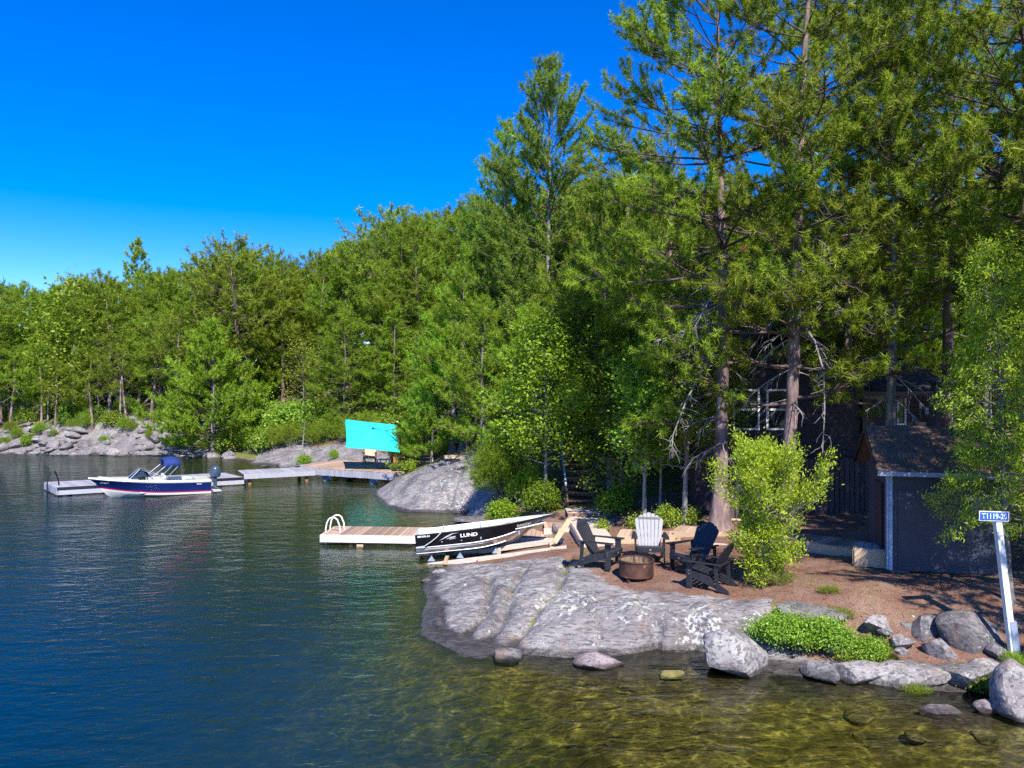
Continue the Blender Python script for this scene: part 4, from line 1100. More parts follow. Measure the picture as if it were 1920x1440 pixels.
plant('dead_sapling', (x, 47.5, gz(x,47.5)), [('trunk', W.mesh('trunk', M['dead'])), ('twigs', LB.mesh('twigs', M['dead']))], 'small dead grey sapling standing on the rock behind the dock', 'dead tree')
# shore bushes
sb = [bush_meshes(320+i, (1.3,.9,1.3), nc=620, n=10, size=(.18,.10,.16)[i], mat=('lf_far2','lf_mat','lf_far')[i], needle=(i != 1), lobes=6) for i in range(3)]
spots = [(335,54.6,1.0,0),(365,54.6,1.2,0),(395,53.8,1.1,0),(420,53.5,.9,1),(440,53.2,1.3,1),(470,52.6,1.2,0),(495,51.8,1.1,1),(515,51.5,1.3,2),(545,50.8,1.3,2),(585,50.0,1.3,2),(615,49.8,1.4,2),(640,49.2,1.3,2),(600,51.5,1.6,1),(540,53,1.7,1),
         (660,48.6,1.2,2),(690,48.5,1.4,2),(720,47.5,1.4,0),(760,46.5,1.6,1),(800,44.5,1.5,2),(60,57.2,.5,1),(52,57,.6,1),(20,59,.8,2),(120,60,.7,1),(235,58,.9,2),(250,57.4,.7,2),(300,58.5,.9,2),(180,60,.8,1),(10,57.5,.5,1),(570,47.2,.5,1),(625,46.6,.4,1),(760,43,1.3,2),(480,55.5,1.9,1),(350,57,1.5,0),(30,58,.8,2),(75,58.5,.8,0),(140,58.2,.8,2),(165,58.8,1.0,0),(210,58.6,.9,1),(268,59,1.0,2),(315,57,1.1,0),(100,57.3,.5,2),(195,56.6,.45,0),(280,56.4,.5,2),(130,61,1.0,1),(240,61,1.1,0),(50,61,1.0,1),(325,59.5,1.2,1),(90,62,1.2,1),(150,63,1.2,0),(0,63,1.2,2)]
for i, (px, D, s_, kd) in enumerate(spots):
    x = (px-960)/F*D
    plant('shore_bush', (x, D, gz(x,D)-.1), sb[kd], ['soft green bush growing along the far shore','yellow green leafy bush growing along the far shore','olive scrub bush on the slope above the far shore'][kd], 'bush',
          ['soft green bushes of the far shore','yellow green bushes of the far shore','olive scrub of the far shore'][kd], rz=i*1.7, scale=s_)

# --- grass in the rock cracks and needles / twigs on the ground: nobody could count them
rg = np.random.default_rng(9)
pos = []
for pts, wd, dp, mo in CRACKS:
    if mo < .3: continue
    for (x0,y0),(x1,y1) in zip(pts[:-1], pts[1:]):
        n = int(math.hypot(x1-x0, y1-y0)*34*mo)
        t_ = rg.uniform(size=n); pos.append(np.stack([x0+(x1-x0)*t_+rg.normal(size=n)*wd*.45, y0+(y1-y0)*t_+rg.normal(size=n)*wd*.45], -1))
for px, py, zz, n, s_ in [(912,1052,.3,26,.07),(1080,1072,.6,26,.22),(1110,1055,.66,20,.2),(1640,1240,.25,10,.06),(1745,1262,.2,10,.05),(1470,1130,.8,30,.2),(1500,1100,.9,30,.3),(1560,1112,.9,30,.3),(1620,1122,.88,24,.25)]:
    cx, cy_ = P(px, py, zz); pos.append(np.stack([cx+rg.normal(size=n)*s_, cy_+rg.normal(size=n)*s_*.6], -1))
pos = np.concatenate(pos); hz = height(pos[:,0], pos[:,1])[0]
pp = np.concatenate([pos, hz[:,None]], 1)[hz > .05]
me = needles(rg, pp, np.tile([0,0,1.],(len(pp),1)), rg.uniform(.04,.11,len(pp)), 8, .45, .009, 'grass', M['lf_grass'])
tag(link('grass', me), 'thin yellow green grass growing in the cracks of the bedrock', 'grass', kind='stuff')
n = 5200
x = rg.uniform(1.0, 10.5, n); y = rg.uniform(12.5, 23, n)
hz, _, rk, dd = height(x, y)
k = (rk < .62) & (dd > .5)
pp = np.stack([x,y,hz+.006], -1)[k]
dv = rg.normal(size=pp.shape)*[1,1,.12]
me = needles(rg, pp, dv, rg.uniform(.05,.16,len(pp)), 3, .35, .012, 'needle_litter', M['lf_rust'])
tag(link('needle_litter', me), 'fallen rust coloured pine needles strewn over the ground', 'pine needles', kind='stuff')
# ------------------------------------------------------------------ rocks
def boulder_mesh(seed, dims, cuts=12, sub=4, rough=.035, mat='boulder'):
    rng = np.random.default_rng(seed)
    bm = bmesh.new(); bmesh.ops.create_icosphere(bm, subdivisions=sub, radius=1)
    V = np.array([v.co[:] for v in bm.verts])
    for i in range(cuts):
        n = unitv(rng.normal(size=3)*[1,1,.8]); h = rng.uniform(.48,.80)
        d = V@n; o = d > h
        V[o] -= np.outer(d[o]-h, n)*.93
    r = np.linalg.norm(V, axis=1)
    ns = fbm(V[:,0]*1.7+seed, V[:,1]*1.7+V[:,2]*1.3, 4, seed) + fbm(V[:,2]*2.5+3, V[:,0]*2.1-V[:,1], 4, seed+3)
    V *= (1+ns*rough*2)[:,None]
    V *= np.array(dims)/2
    for v, c in zip(bm.verts, V): v.co = c
    me = bpy.data.meshes.new('boulder'); bm.to_mesh(me); bm.free()
    me.materials.append(M[mat]); me.polygons.foreach_set('use_smooth', [True]*len(me.polygons))
    try: me.set_sharp_from_angle(angle=radians(26))
    except Exception: pass
    return me
def boulder(px, py, zc_, dims, seed, label, mat='boulder', rz=0, rx=0, ry=0, name='boulder', **k):
    """px,py: middle of the stone in the picture plane at height zc_"""
    x, y = P(px, py, zc_)
    o = link(name, boulder_mesh(seed, dims, mat=mat, **k)); o.location = (x, y, zc_); o.rotation_euler = (rx, ry, rz)
    return tag(o, label, 'boulder')
boulder(1378, 1228, .24, (1.42,1.0,1.12), 3, 'big pale boulder standing in the water at the tip of the bedrock', 'boulder_pale', .25, 0, .12, cuts=10)
boulder(948, 1234, .03, (.74,.5,.36), 5, 'small grey stone in the water at the foot of the bedrock, under the mossy crack', rz=.2)
boulder(1122, 1242, .03, (.98,.6,.44), 6, 'pointed grey stone with a reddish edge in the water before the bedrock', 'boulder_pink', rz=-.25, ry=.15)
boulder(1520, 1152, .66, (1.5,1.0,.42), 8, 'long flat grey rock behind the green shrub', rz=-.15, rx=.1, rough=.04, name='flat_rock')
boulder(1645, 1172, .62, (.6,.4,.36), 9, 'small whitish stone among the creeping juniper', 'boulder_pale', rz=.4)
boulder(1660, 1185, .56, (.3,.26,.16), 10, 'flat pale stone below the whitish stone in the juniper', 'boulder_pale')
boulder(1736, 1182, .56, (1.1,.8,.85), 11, 'angular grey boulder at the edge of the needle litter', rz=.5, ry=-.2)
boulder(1822, 1200, .52, (1.45,1.0,1.0), 12, 'largest angular split boulder beside the sign post', rz=-.4, ry=.15, cuts=14)
boulder(1765, 1218, .42, (.7,.4,.4), 13, 'dark wedge stone in front of the split boulder', rz=-.3, ry=.35)
boulder(1872, 1222, .45, (.5,.4,.4), 14, 'small grey stone between split boulder and sign post', rz=.3)
boulder(1780, 1172, .68, (.36,.25,.2), 15, 'pale stone wedged on top between the two angular boulders', 'boulder_pale')
boulder(1712, 1157, .74, (.13,.1,.09), 16, 'fist sized stone on the needle litter')
boulder(1692, 1222, .42, (.36,.25,.14), 17, 'low pale stone at the end of the creeping juniper', 'boulder_pale')
boulder(1925, 1300, .30, (1.1,.9,1.15), 18, 'rounded grey boulder cut by the corner of the view', rz=.3, cuts=6, rough=.04)
boulder(1762, 1336, -.03, (.62,.36,.26), 19, 'pinkish stone just breaking the water surface', 'boulder_pink', rz=-.2, cuts=5)
boulder(1850, 1330, .02, (.42,.32,.32), 20, 'small brownish stone at the waterline beside the corner boulder', 'boulder_pink', rz=-.5)
boulder(1905, 1180, .6, (.7,.6,.45), 21, 'shaded boulder behind the foot of the sign post', rz=.2)
boulder(826, 1074, .05, (.45,.3,.2), 22, 'flat stone at the water left of the boat ramp', rz=.2)
boulder(800, 1090, .02, (.35,.26,.14), 23, 'second flat stone at the water left of the boat ramp', rz=-.2)
boulder(862, 1062, .08, (.6,.35,.18), 24, 'flat wet slab under the stern end of the boat ramp', rz=.1)
boulder(1138, 968, .72, (.78,.6,.55), 25, 'rounded pale boulder beside the walkway below the stairs', 'boulder_pale', cuts=6)
boulder(1148, 985, .66, (.36,.3,.3), 26, 'smaller pale stone beside the walkway', 'boulder_pale')
boulder(1042, 988, .6, (.34,.3,.25), 27, 'pale stone behind the leaning board', 'boulder_pale')
boulder(880, 975, .08, (2.0,1.1,.34), 28, 'flat grey rock at the water under the juniper bush', rz=-.25, rough=.05, name='flat_rock')
boulder(760, 870, .6, (.5,.4,.4), 29, 'grey stone at the end of the deck') if False else None
extra = [(1545,1262,.10,(.9,.5,.4),'grey slab at the waterline left of the shore ledge'),(1610,1262,.10,(1.5,.8,.42),'low grey slab forming the left part of the shore ledge'),
 (1700,1266,.10,(1.75,1.0,.46),'broad lichen spotted slab in the middle of the shore ledge'),(1795,1266,.15,(1.4,.9,.5),'tilted grey slab at the right part of the shore ledge'),
 (1690,1205,.44,(.55,.4,.3),'grey stone half sunk in the juniper above the shore ledge'),(1795,1170,.62,(.5,.35,.36),'grey block leaning against the split boulder'),
 (1850,1250,.30,(.6,.45,.4),'dark block under the split boulder near the sign post'),(1700,1180,.55,(.4,.35,.3),'rough grey stone left of the angular boulder'),
 (1880,1275,.2,(.5,.4,.4),'wet block in the gap left of the corner boulder'),(1560,1215,.28,(.5,.4,.34),'grey stone under the edge of the green shrub')]
for i_, (px, py, z_, dm_, lb_) in enumerate(extra):
    boulder(px, py, z_, dm_, 500+i_, lb_, 'boulder_pale' if i_ in (2,6) else 'boulder', rz=-.35+.5*((i_*7) % 3-1), rx=.12*((i_*5) % 3-1), ry=.15*((i_*3) % 3-1), cuts=14)
# underwater stones: seen dimly
rg = np.random.default_rng(44)
um = [boulder_mesh(400+i, (1,1,.6), cuts=7, sub=3, mat='ground_stone') for i in range(3)]
for i in range(14):
    px = rg.uniform(1000,1900); py = rg.uniform(1270,1430)
    x, y = P(px, py, -.4); g = gz(x, y)
    if float(sdf(np.array([x]),np.array([y]))[0]) > -.35: continue
    o = link('submerged_stone', um[i % 3]); s_ = rg.uniform(.18,.6); o.scale = (s_, s_*.8, s_*.6); o.location = (x, y, g+s_*.05); o.rotation_euler = (0,0,rg.uniform(0,6))
    tag(o, 'dim stone lying on the shallow lake bottom', 'stone', 'stones on the shallow lake bottom')
# far shore rocks
fm = [boulder_mesh(420+i, (1.3,1,.8), cuts=9, sub=3, mat='boulder_pale' if i % 3 == 0 else 'boulder') for i in range(6)]
cnt = 0
for i in range(700):
    if cnt >= 150: break
    px = rg.uniform(-30, 470); D = rg.uniform(50.5, 61); x = (px-960)/F*D
    d = float(sdf(np.array([x]), np.array([D]))[0])
    if d < -.25 or d > 7 or (d > 1.2 and rg.uniform() > .35) or (px > 335 and d > .6): continue
    o = link('shore_rock', fm[int(rg.integers(0,6))]); s_ = rg.uniform(.22,.95)**1.2*1.15
    o.scale = (s_*rg.uniform(.8,1.5), s_, s_*rg.uniform(.6,1)); o.location = (x, D, gz(x,D)+.05*s_); o.rotation_euler = (rg.uniform(-.3,.3), rg.uniform(-.3,.3), rg.uniform(0,6))
    tag(o, 'grey boulder lying on the rocky far shore', 'boulder', 'boulders on the far shore'); cnt += 1
for i in range(16):
    px = rg.uniform(470, 600) if i < 8 else rg.uniform(590, 700); D = 47.6-(px-470)*.022 + rg.uniform(0,1.5); x = (px-960)/F*D
    o = link('shore_rock', fm[i % 6]); s_ = rg.uniform(.4,1.0); o.scale = (s_*1.5, s_, s_*.6); o.location = (x, D, max(gz(x,D),0)); o.rotation_euler = (0,0,rg.uniform(0,6))
    tag(o, 'grey rock lying on the ledge behind the dock', 'boulder', 'rocks on the ledge behind the dock')

# ------------------------------------------------------------------ small white-sided dock
def frame_axes(a, b):
    d = Vector((b[0]-a[0], b[1]-a[1], 0)).normalized(); return d, Vector((-d.y, d.x, 0)), atan2(d.y, d.x)
def planked(root, a, d, n_, rz, L, Wd, top, mat, pw=.14, gap=.012, th=.035, name='plank', along=False):
    """deck boards laid across the direction d, starting at a"""
    k = int(L/pw) if not along else int(Wd/pw)
    for i in range(k):
        if not along:
            c = Vector((a[0],a[1],0)) + d*(i+.5)*L/k + n_*Wd/2
            piece(name, mat, root, (c.x, c.y, top-th/2), (L/k-gap, Wd, th), rz, jit=.003)
        else:
            c = Vector((a[0],a[1],0)) + d*L/2 + n_*(i+.5)*Wd/k
            piece(name, mat, root, (c.x, c.y, top-th/2), (L, Wd/k-gap, th), rz, jit=.003)
a, b = (-5.88, 24.1), (1.25, 23.55)
d, n_, rz = frame_axes(a, b); L = 7.15; Wd = 1.38; top = .36
dk = empty('small_dock', (0,0,0), 0, 'short wooden dock with white painted sides running out behind the aluminium boat', 'dock')
planked(dk, a, d, n_, rz, L, Wd, top, 'plank_tan')
for off, nm in ((0,'side_board'), (Wd,'side_board')):
    c = Vector((a[0],a[1],0)) + d*L/2 + n_*(off + (-.022 if off == 0 else .022))
    piece('side_board', 'white_paint', dk, (c.x, c.y, top-.13), (L+.04, .04, .22), rz)
c = Vector((a[0],a[1],0)) + n_*Wd/2 - d*.03
piece('end_board', 'white_paint', dk, (c.x, c.y, top-.13), (.04, Wd+.08, .22), rz)
mb = MB()
for t_ in (.9, 2.9, 4.9, 6.4):
    for o_ in (.12, Wd-.12):
        c = Vector((a[0],a[1],0)) + d*t_ + n_*o_; mb.box((c.x,c.y,-.45),(.12,.12,1.2), rz)
mb.build('posts', M['plank_brown'], dk)
mb = MB()
for t_ in (1.2, 4.3):
    c = Vector((a[0],a[1],0)) + d*t_ + n_*.06; mb.box((c.x,c.y,.02),(.20,.16,.07), rz)
mb.build('float_block', M['plank_new'], dk)
# white ladder with two hoops
lad = empty('dock_ladder', (a[0]+.2, a[1]+.2, top), rz, 'white metal swim ladder with two rounded hoops at the dock end', 'ladder')
def hoop(parent, y, mat, h=.46, w_=.5, r=.024, name='rail'):
    pts = [(-.17, y, -.55), (-.17, y, .10), (-.13, y, .30)]
    for q in range(7):
        an = pi*(1 - q/6.0)*.95+.05
        pts.append((.06+.17*cos(an), y, .30+(h-.30)*sin(an)))
    pts += [(.27, y, .22), (.29, y, .0)]
    MB().tube(pts, r, 8).build(name, mat, parent, smooth=True)
hoop(lad, .12, M['white_metal']); hoop(lad, .58, M['white_metal'])
for q in range(3): MB().tube([(-.17,.12,-.06-.22*q),(-.17,.58,-.06-.22*q)], .018, 8).build('rung', M['white_metal'], lad, smooth=True)
bb = empty('end_walkway', (0,0,0), 0, 'short planked platform joining the small dock to the bank behind the boat bow', 'platform')
planked(bb, (1.0,24.1), Vector((1,0,0)), Vector((0,1,0)), 0, 1.35, .9, .56, 'plank_tan')
piece('face_board', 'plank_pale', bb, (1.68, 24.08, .44), (1.4, .035, .20))
mb = MB()
for x_ in (1.1,2.2): mb.box((x_,24.5,.3),(.1,.1,.5))
mb.build('posts', M['plank_brown'], bb)

# ------------------------------------------------------------------ floating dock, walkway, deck
fd = empty('floating_dock', (0,0,0), 0, 'grey floating dock with black edge strips where the blue boat is moored', 'dock')
a = Vector((-20.2, 34.7, 0)); d = Vector((.873,.488,0)).normalized(); n_ = Vector((-.66,.75,0)).normalized(); rz = atan2(d.y,d.x); Lf_ = 8.0; Wf = 2.7; topf = .38
npk = 56
for i in range(npk):
    t0_ = i*Lf_/npk; t1_ = (i+1)*Lf_/npk-.012
    q0 = a+d*t0_; q1 = a+d*t1_
    mm = MB(); mm.poly([q1+n_*Wf, q0+n_*Wf, q0, q1][::-1], -.035); 
    mm.v = [(v[0], v[1], v[2]+topf+random.uniform(-.002,.002)) for v in mm.v]
    mm.build('plank', M['plank_grey'], fd)
def edgeboard(root, p, q, z0, z1, th, mat, name):
    p = Vector(p); q = Vector(q); u = (q-p).normalized(); nn = Vector((u.y,-u.x,0))
    mm = MB(); mm.bar((p.x,p.y,(z0+z1)/2),(q.x,q.y,(z0+z1)/2), th, z1-z0); return mm.build(name, M[mat] if isinstance(mat,str) else mat, root)
out_ = Vector((d.y,-d.x,0))
edgeboard(fd, a+out_*.03, a+d*Lf_+out_*.03, .06, .33, .05, 'skirt_grey', 'side_board')
edgeboard(fd, a+out_*.07-d*.05, a+d*Lf_+out_*.07, .30, .40, .05, 'black', 'bumper_strip')
edgeboard(fd, a-d*.04+out_*.0, a+n_*Wf-d*.04, .06, .36, .05, 'skirt_grey', 'end_board')
edgeboard(fd, a+n_*Wf, a+n_*Wf+d*Lf_, .06, .34, .05, 'skirt_grey', 'side_board')
for t_ in (.5, 2.4, 4.4, 6.4):
    for o_ in (.25, Wf-.5):
        c = a+d*t_+n_*o_
        MB().tube([c+Vector((0,0,-1.2)), c+Vector((0,0,.30))], .11, 10).build('float_post', M['rust'], fd, smooth=True)
mm = MB(); c = a+d*1.6+n_*.12; mm.box((c.x,c.y,.42),(.16,.10,.07), rz); c = a+d*4+n_*.12; mm.box((c.x,c.y,.42),(.16,.10,.07), rz)
mm.build('cleat', M['black'], fd)
lad2 = empty('dock_ladder', a+n_*1.0-d*.08+Vector((0,0,topf)), rz, 'black metal swim ladder on the end of the floating dock', 'ladder')
hoop(lad2, 0, M['black'], .62, .5, .022); hoop(lad2, .55, M['black'], .62, .5, .022)
for q in range(3): MB().tube([(-.17,0,-.02-.2*q),(-.17,.55,-.02-.2*q)], .018, 6).build('rung', M['black'], lad2)
ww = empty('dock_walkway', (0,0,0), 0, 'grey planked walkway from the floating dock to the deck on shore', 'walkway')
a2 = Vector((-13.2,38.35,0)); d2 = Vector((3.1,1.62,0)); L2 = d2.length; d2.normalize(); n2 = Vector((-d2.y,d2.x,0)); rz2 = atan2(d2.y,d2.x)
planked(ww, a2, d2, n2, rz2, L2, 2.0, .56, 'plank_grey')
edgeboard(ww, a2+Vector((d2.y,-d2.x,0))*.03, a2+d2*L2+Vector((d2.y,-d2.x,0))*.03, .32, .55, .05, 'skirt_grey', 'side_board')
mm = MB()
for t_ in (.3, 3.1):
    for o_ in (.2, 1.8):
        c = a2+d2*t_+n2*o_; mm.box((c.x,c.y,-.4),(.14,.14,1.8), rz2)
mm.build('posts', M['plank_brown'], ww)
dc = empty('shore_deck', (0,0,0), 0, 'grey wooden deck on pale blue piers under the turquoise canopy', 'deck')
A = Vector((-10.6,40.7,0)); B = Vector((-5.75,38.25,0)); d3 = (B-A).normalized(); n3 = Vector((-d3.y,d3.x,0)); L3 = (B-A).length; rz3 = atan2(d3.y,d3.x); W3 = 3.9; top3 = .64
planked(dc, A, d3, n3, rz3, L3, W3, top3, 'plank_tan', pw=.15)
planked(dc, A-d3*1.3+n3*.8, d3, n3, rz3, 1.3, W3-.8, top3, 'plank_tan', pw=.15)
sk = Vector((d3.y,-d3.x,0))
for i in range(30):
    p = A+d3*(i*L3/30+.008)+sk*.03; q = A+d3*((i+1)*L3/30-.008)+sk*.03
    edgeboard(dc, p, q, .28+random.uniform(-.01,.01), .60, .03, 'skirt_grey', 'skirt_board')
edgeboard(dc, A-d3*1.3+n3*.77, A+n3*.77, .3, .60, .04, 'skirt_grey', 'side_board')
edgeboard(dc, B+d3*.03, B+n3*W3+d3*.03, .2, .60, .04, 'skirt_grey', 'side_board')
for t_ in (.9, 3.9):
    for o_ in (.35, 2.2):
        c = A+d3*t_+n3*o_; mm = MB(); mm.tube([c+Vector((0,0,-1.6)), c+Vector((0,0,.58))], .22, 14); mm.build('pier', M['concrete'], dc, smooth=True)
# ------------------------------------------------------------------ canopy
cp = empty('canopy_umbrella', (-5.65,39.3,top3), 0, 'square turquoise cantilever parasol tilted over the deck', 'parasol')
def rel(o, p): return Vector(p)-o.location
TL, TR, BR, BL = PD(647,786,41.6), PD(741,796,41.4), PD(750,848,38.75), PD(649,839,39.0)
ctr = (TL+TR+BR+BL)/4 + Vector((.1,-.12,.34))
def quadsheet(c0, corners, n=8, sag=.03):
    vs = []; fs = []
    for k in range(4):
        p, q = corners[k], corners[(k+1) % 4]
        b = len(vs)
        for i in range(n+1):
            for j in range(n+1):
                e = p.lerp(q, j/n)
                e = e + (ctr0-e).normalized()*sag*sin(pi*j/n)
                v = c0.lerp(e, i/n); vs.append(v)
        for i in range(n):
            for j in range(n):
                a0 = b+i*(n+1)+j; fs.append((a0, a0+1, a0+n+2, a0+n+1))
    return vs, fs
ctr0 = (TL+TR+BR+BL)/4
vs, fs = quadsheet(ctr, [TL,TR,BR,BL])
mm = MB(); mm.add([rel(cp,v) for v in vs], fs); can = mm.build('canopy', M['turq'], cp, smooth=True)
so = can.modifiers.new('thickness','SOLIDIFY'); so.thickness = .006
hub = rel(cp, ctr)
MB().tube([hub+Vector((0,0,-.25)), hub+Vector((0,-.01,.05)), hub+Vector((0,-.02,.09))], [.05,.05,.03], 10).build('hub', M['black'], cp)
for c_ in (TL,TR,BR,BL): MB().tube([hub+Vector((0,.02,-.06)), rel(cp,c_)+Vector((0,.01,-.05))], .014, 6).build('rib', M['black'], cp)
MB().tube([(0,0,0),(0,0,2.22)], .045, 10).build('mast', M['black'], cp)
arm_end = rel(cp, PD(724,810,40.0))
MB().tube([(0,0,2.15), arm_end+Vector((0,0,.06)), hub+Vector((.0,0,.06))], .022, 8).build('arm', M['black'], cp)
MB().tube([(0,0,1.85), arm_end+Vector((0,0,.02))], .016, 8).build('brace', M['black'], cp)
MB().box((0,0,.05),(.75,.75,.09)).build('base', M['black'], cp, bevel=.01)

# ------------------------------------------------------------------ garden chairs
def adirondack(loc, rz, label, mats, fit=1.0, cat='chair', group=None, slats=7):
    """x across, -y is the front"""
    bk, st_ = mats
    r = empty('adirondack_chair', loc, rz, label, cat, group)
    r.scale = (fit,)*3
    tilt = radians(28)
    base = Vector((0,.16,.27)); up = Vector((0, sin(tilt), cos(tilt))); ac = Vector((1,0,0))
    lens = [.66,.73,.77,.79,.77,.73,.66]; 
    for i in range(slats):
        f = (i-(slats-1)/2)
        x0 = f*.066; x1 = f*.090
        hl = lens[i]*1.0
        p0 = base+ac*x0-up*.06; p1 = base+ac*x1+up*hl
        w0, w1 = .060, .083
        nrm_ = ac.cross(up)
        dv = nrm_*.02
        cut = .035*abs(f)/3
        pts = [p0-ac*w0/2, p0+ac*w0/2, p1+ac*w1/2-up*(cut if f > 0 else 0)-up*.0, p1+up*.012, p1-ac*w1/2-up*(cut if f < 0 else 0)]
        mb = MB(); mb.poly(pts, .02, nrm_); mb.build('back_slat', bk, r, bevel=.004)
    for i in range(6):
        t_ = i/5; y = -.33+t_*.50; z = .395-.135*t_ + (.0 if i else -.03)
        mb = MB(); mb.box((0,y,z),(.52,.086,.022), Matrix.Rotation(-.26 if i else .75, 3, 'X')); mb.build('seat_slat', st_, r, bevel=.004)
    for s in (-1,1):
        x = s*.275
        mb = MB(); mb.poly([(x-.014,-.36,.27),(x-.014,-.36,.385),(x-.014,-.30,.39),(x-.014,.18,.265),(x-.014,.56,.06),(x-.014,.60,.0),(x-.014,.46,.0),(x-.014,.10,.13)], .028, (1,0,0)); mb.build('side_rail', st_, r)
        xo = s*.305
        mb = MB(); mb.box((xo,-.26,.275),(.028,.13,.55)); mb.build('front_leg', st_, r, bevel=.004)
        mb = MB(); xa = s*.335
        mb.poly([(xa-.07,-.38,.55),(xa+.07,-.38,.55),(xa+.075,-.15,.55),(xa+.045,.22,.55),(xa+.03,.40,.55),(xa-.03,.40,.55),(xa-.04,.15,.55)], .022, (0,0,1)); mb.build('arm', st_, r, bevel=.004)
        mb = MB(); mb.bar((s*.315,.31,.555),(s*.30,.36,.02), .028, .07, (0,1,0)); mb.build('back_leg', st_, r)
        mb = MB()
        for (yy,zz) in ((-.26,.30),(-.26,.36),(.3,.17)): mb.tube([(s*.318,yy,zz),(s*.324,yy,zz)], .010, 8)
        mb.build('bolt', M['steel'], r)
    mb = MB(); mb.box((0,.345,.50),(.62,.03,.06), Matrix.Rotation(-tilt,3,'X')); mb.build('back_brace', st_, r)
    mb = MB(); mb.box((0,.46,.86),(.50,.024,.055), Matrix.Rotation(-tilt,3,'X')); mb.build('back_brace', st_, r)
    mb = MB(); mb.box((0,-.365,.32),(.53,.024,.10)); mb.build('front_apron', st_, r)
    mb = MB(); mb.tube([(0,-.378,.325),(0,-.384,.325)], .022, 12); mb.build('badge', M['steel'], r)
    return r
CB = (M['chair_black'], M['chair_black'])
def at(px, py, z0):
    x, y = P(px, py, z0)
    for _ in range(6):
        z0 = gz(x, y); x, y = P(px, py, z0)
    return Vector((x, y, z0))
c1 = at(1128, 1061, .7); adirondack(c1, radians(62), 'black slatted garden chair turned sideways left of the fire pit', CB, 1.08)
c2 = at(1218, 1052, .8); adirondack(c2, radians(-8), 'black garden chair with sun glare painted pale on its back behind the fire pit', (surf('sunlit_back_slats', (.30,.30,.335), (.23,.23,.26), 9, (9,1,1), .5, .1), M['chair_black']), 1.08)  # glare on the black back slats is put into their pale colour
c3 = at(1298, 1072, .8); adirondack(c3, radians(-58), 'black garden chair facing the fire pit from the right', CB, 1.08)
c4 = at(1326, 1100, .75); adirondack(c4, radians(-128), 'black garden chair seen from behind nearest the lake, right of the fire pit', CB, 1.0)
DW = (M['pale_wood'], M['cedar_wood'])
adirondack((-7.85, 43.0, top3), radians(4), 'orange wooden garden chair on the deck under the canopy', DW, 1.05)
adirondack((-6.2, 42.2, top3), radians(-70), 'brown wooden garden chair at the right end of the deck behind the mast', (M['cedar_wood'], M['cedar_wood']), 1.0)
tb = empty('side_table', (-6.75,40.9,top3), -.3, 'low blue grey side table on the deck between the chairs', 'table')
for i in range(5): MB().box((0,-.2+.1*i,.40),(.6,.09,.025)).build('slat', M['rib'], tb)
for sx in (-1,1):
    for sy in (-1,1): MB().box((sx*.25,sy*.18,.195),(.045,.045,.385)).build('leg', M['rib'], tb)

# fire pit
fp = at(1193, 1084, .7)
fr = empty('fire_pit', fp, 0, 'rusty round steel fire ring on short feet between the chairs', 'fire pit')
def ring(r0, r1, z0, z1, n=40):
    mb = MB(); vs = []; 
    for k in range(n):
        a_ = 2*pi*k/n; vs += [(r0*cos(a_),r0*sin(a_),z0),(r1*cos(a_),r1*sin(a_),z0),(r1*cos(a_),r1*sin(a_),z1),(r0*cos(a_),r0*sin(a_),z1)]
    fs = []
    for k in range(n):
        b0 = 4*k; b1 = 4*((k+1) % n)
        for j in range(4): fs.append((b0+j, b1+j, b1+(j+1) % 4, b0+(j+1) % 4))
    return mb.add(vs, fs)
ring(.372,.380,.07,.40).build('wall', M['rust'], fr, smooth=True)
ring(.362,.3705,.09,.40).build('inner_wall', M['rust_in'], fr, smooth=True)
ring(.360,.398,.40,.425).build('rim', M['rust'], fr, smooth=True)
mb = MB(); mb.tube([(0,0,.10),(0,0,.14)], [.36,.36], 32); mb.build('ash_bed', M['ash'], fr)
for k in range(4):
    a_ = k*pi/2+.9; MB().box((.33*cos(a_),.33*sin(a_),.03),(.05,.05,.12), a_).build('foot', M['rust'], fr)
rr = np.random.default_rng(3)
for k in range(5):
    a_ = rr.uniform(0,6.28); MB().tube([(-.24*cos(a_),-.24*sin(a_),.16+.03*k),(.2*cos(a_),.22*sin(a_),.18+.03*k)], .028, 7).build('log', M['bark_grey'], fr)

# ------------------------------------------------------------------ walkway, stairs, boardwalk
wk = empty('plank_walkway', (0,0,0), 0, 'pale planked walkway leading from the rock to the stairs', 'walkway')
a = Vector((1.93,21.15,0)); e = Vector((1.83,25.2,0)); 
tw = (e-a); Lw = tw.length; tw.normalize(); nw = Vector((tw.y,-tw.x,0)); rzw = atan2(tw.y, tw.x)
for i in range(28):
    c = a+tw*(i+.5)*Lw/28+nw*.43
    piece('plank', 'plank_pale', wk, (c.x,c.y,.695-.0*i), (Lw/28-.01,.92,.035), rzw, jit=.002)
for o_ in (-.03,.90):
    c = a+tw*Lw/2+nw*o_; piece('side_board', 'plank_pale', wk, (c.x,c.y,.575), (Lw,.035,.20), rzw)
c = a+nw*.43-tw*.02; piece('end_board','plank_pale',wk,(c.x,c.y,.575),(.035,.95,.20),rzw)
piece('landing_board','plank_brown',wk,(2.28,25.65,.80),(.95,.9,.04),0); piece('landing_face','plank_brown',wk,(2.28,25.19,.70),(.95,.03,.17),0)
for i in range(5): piece('landing_plank','plank_pale',wk,(2.28,25.3+.17*i,.835),(1.0,.155,.03),0)
stx = empty('wooden_stairs', (0,0,0), 0, 'brown wooden stairs climbing into the trees', 'stairs')
p0 = Vector((2.33,26.4,.86)); 
for i in range(9):
    y = p0.y+.40*i; z = p0.z+.205*(i+1); x_ = p0.x-.0*i
    piece('tread','plank_brown',stx,(x_,y,z),(.86,.30,.045),0)
    piece('riser','plank_brown',stx,(x_,y+.16,z-.085),(.84,.02,.10),0)
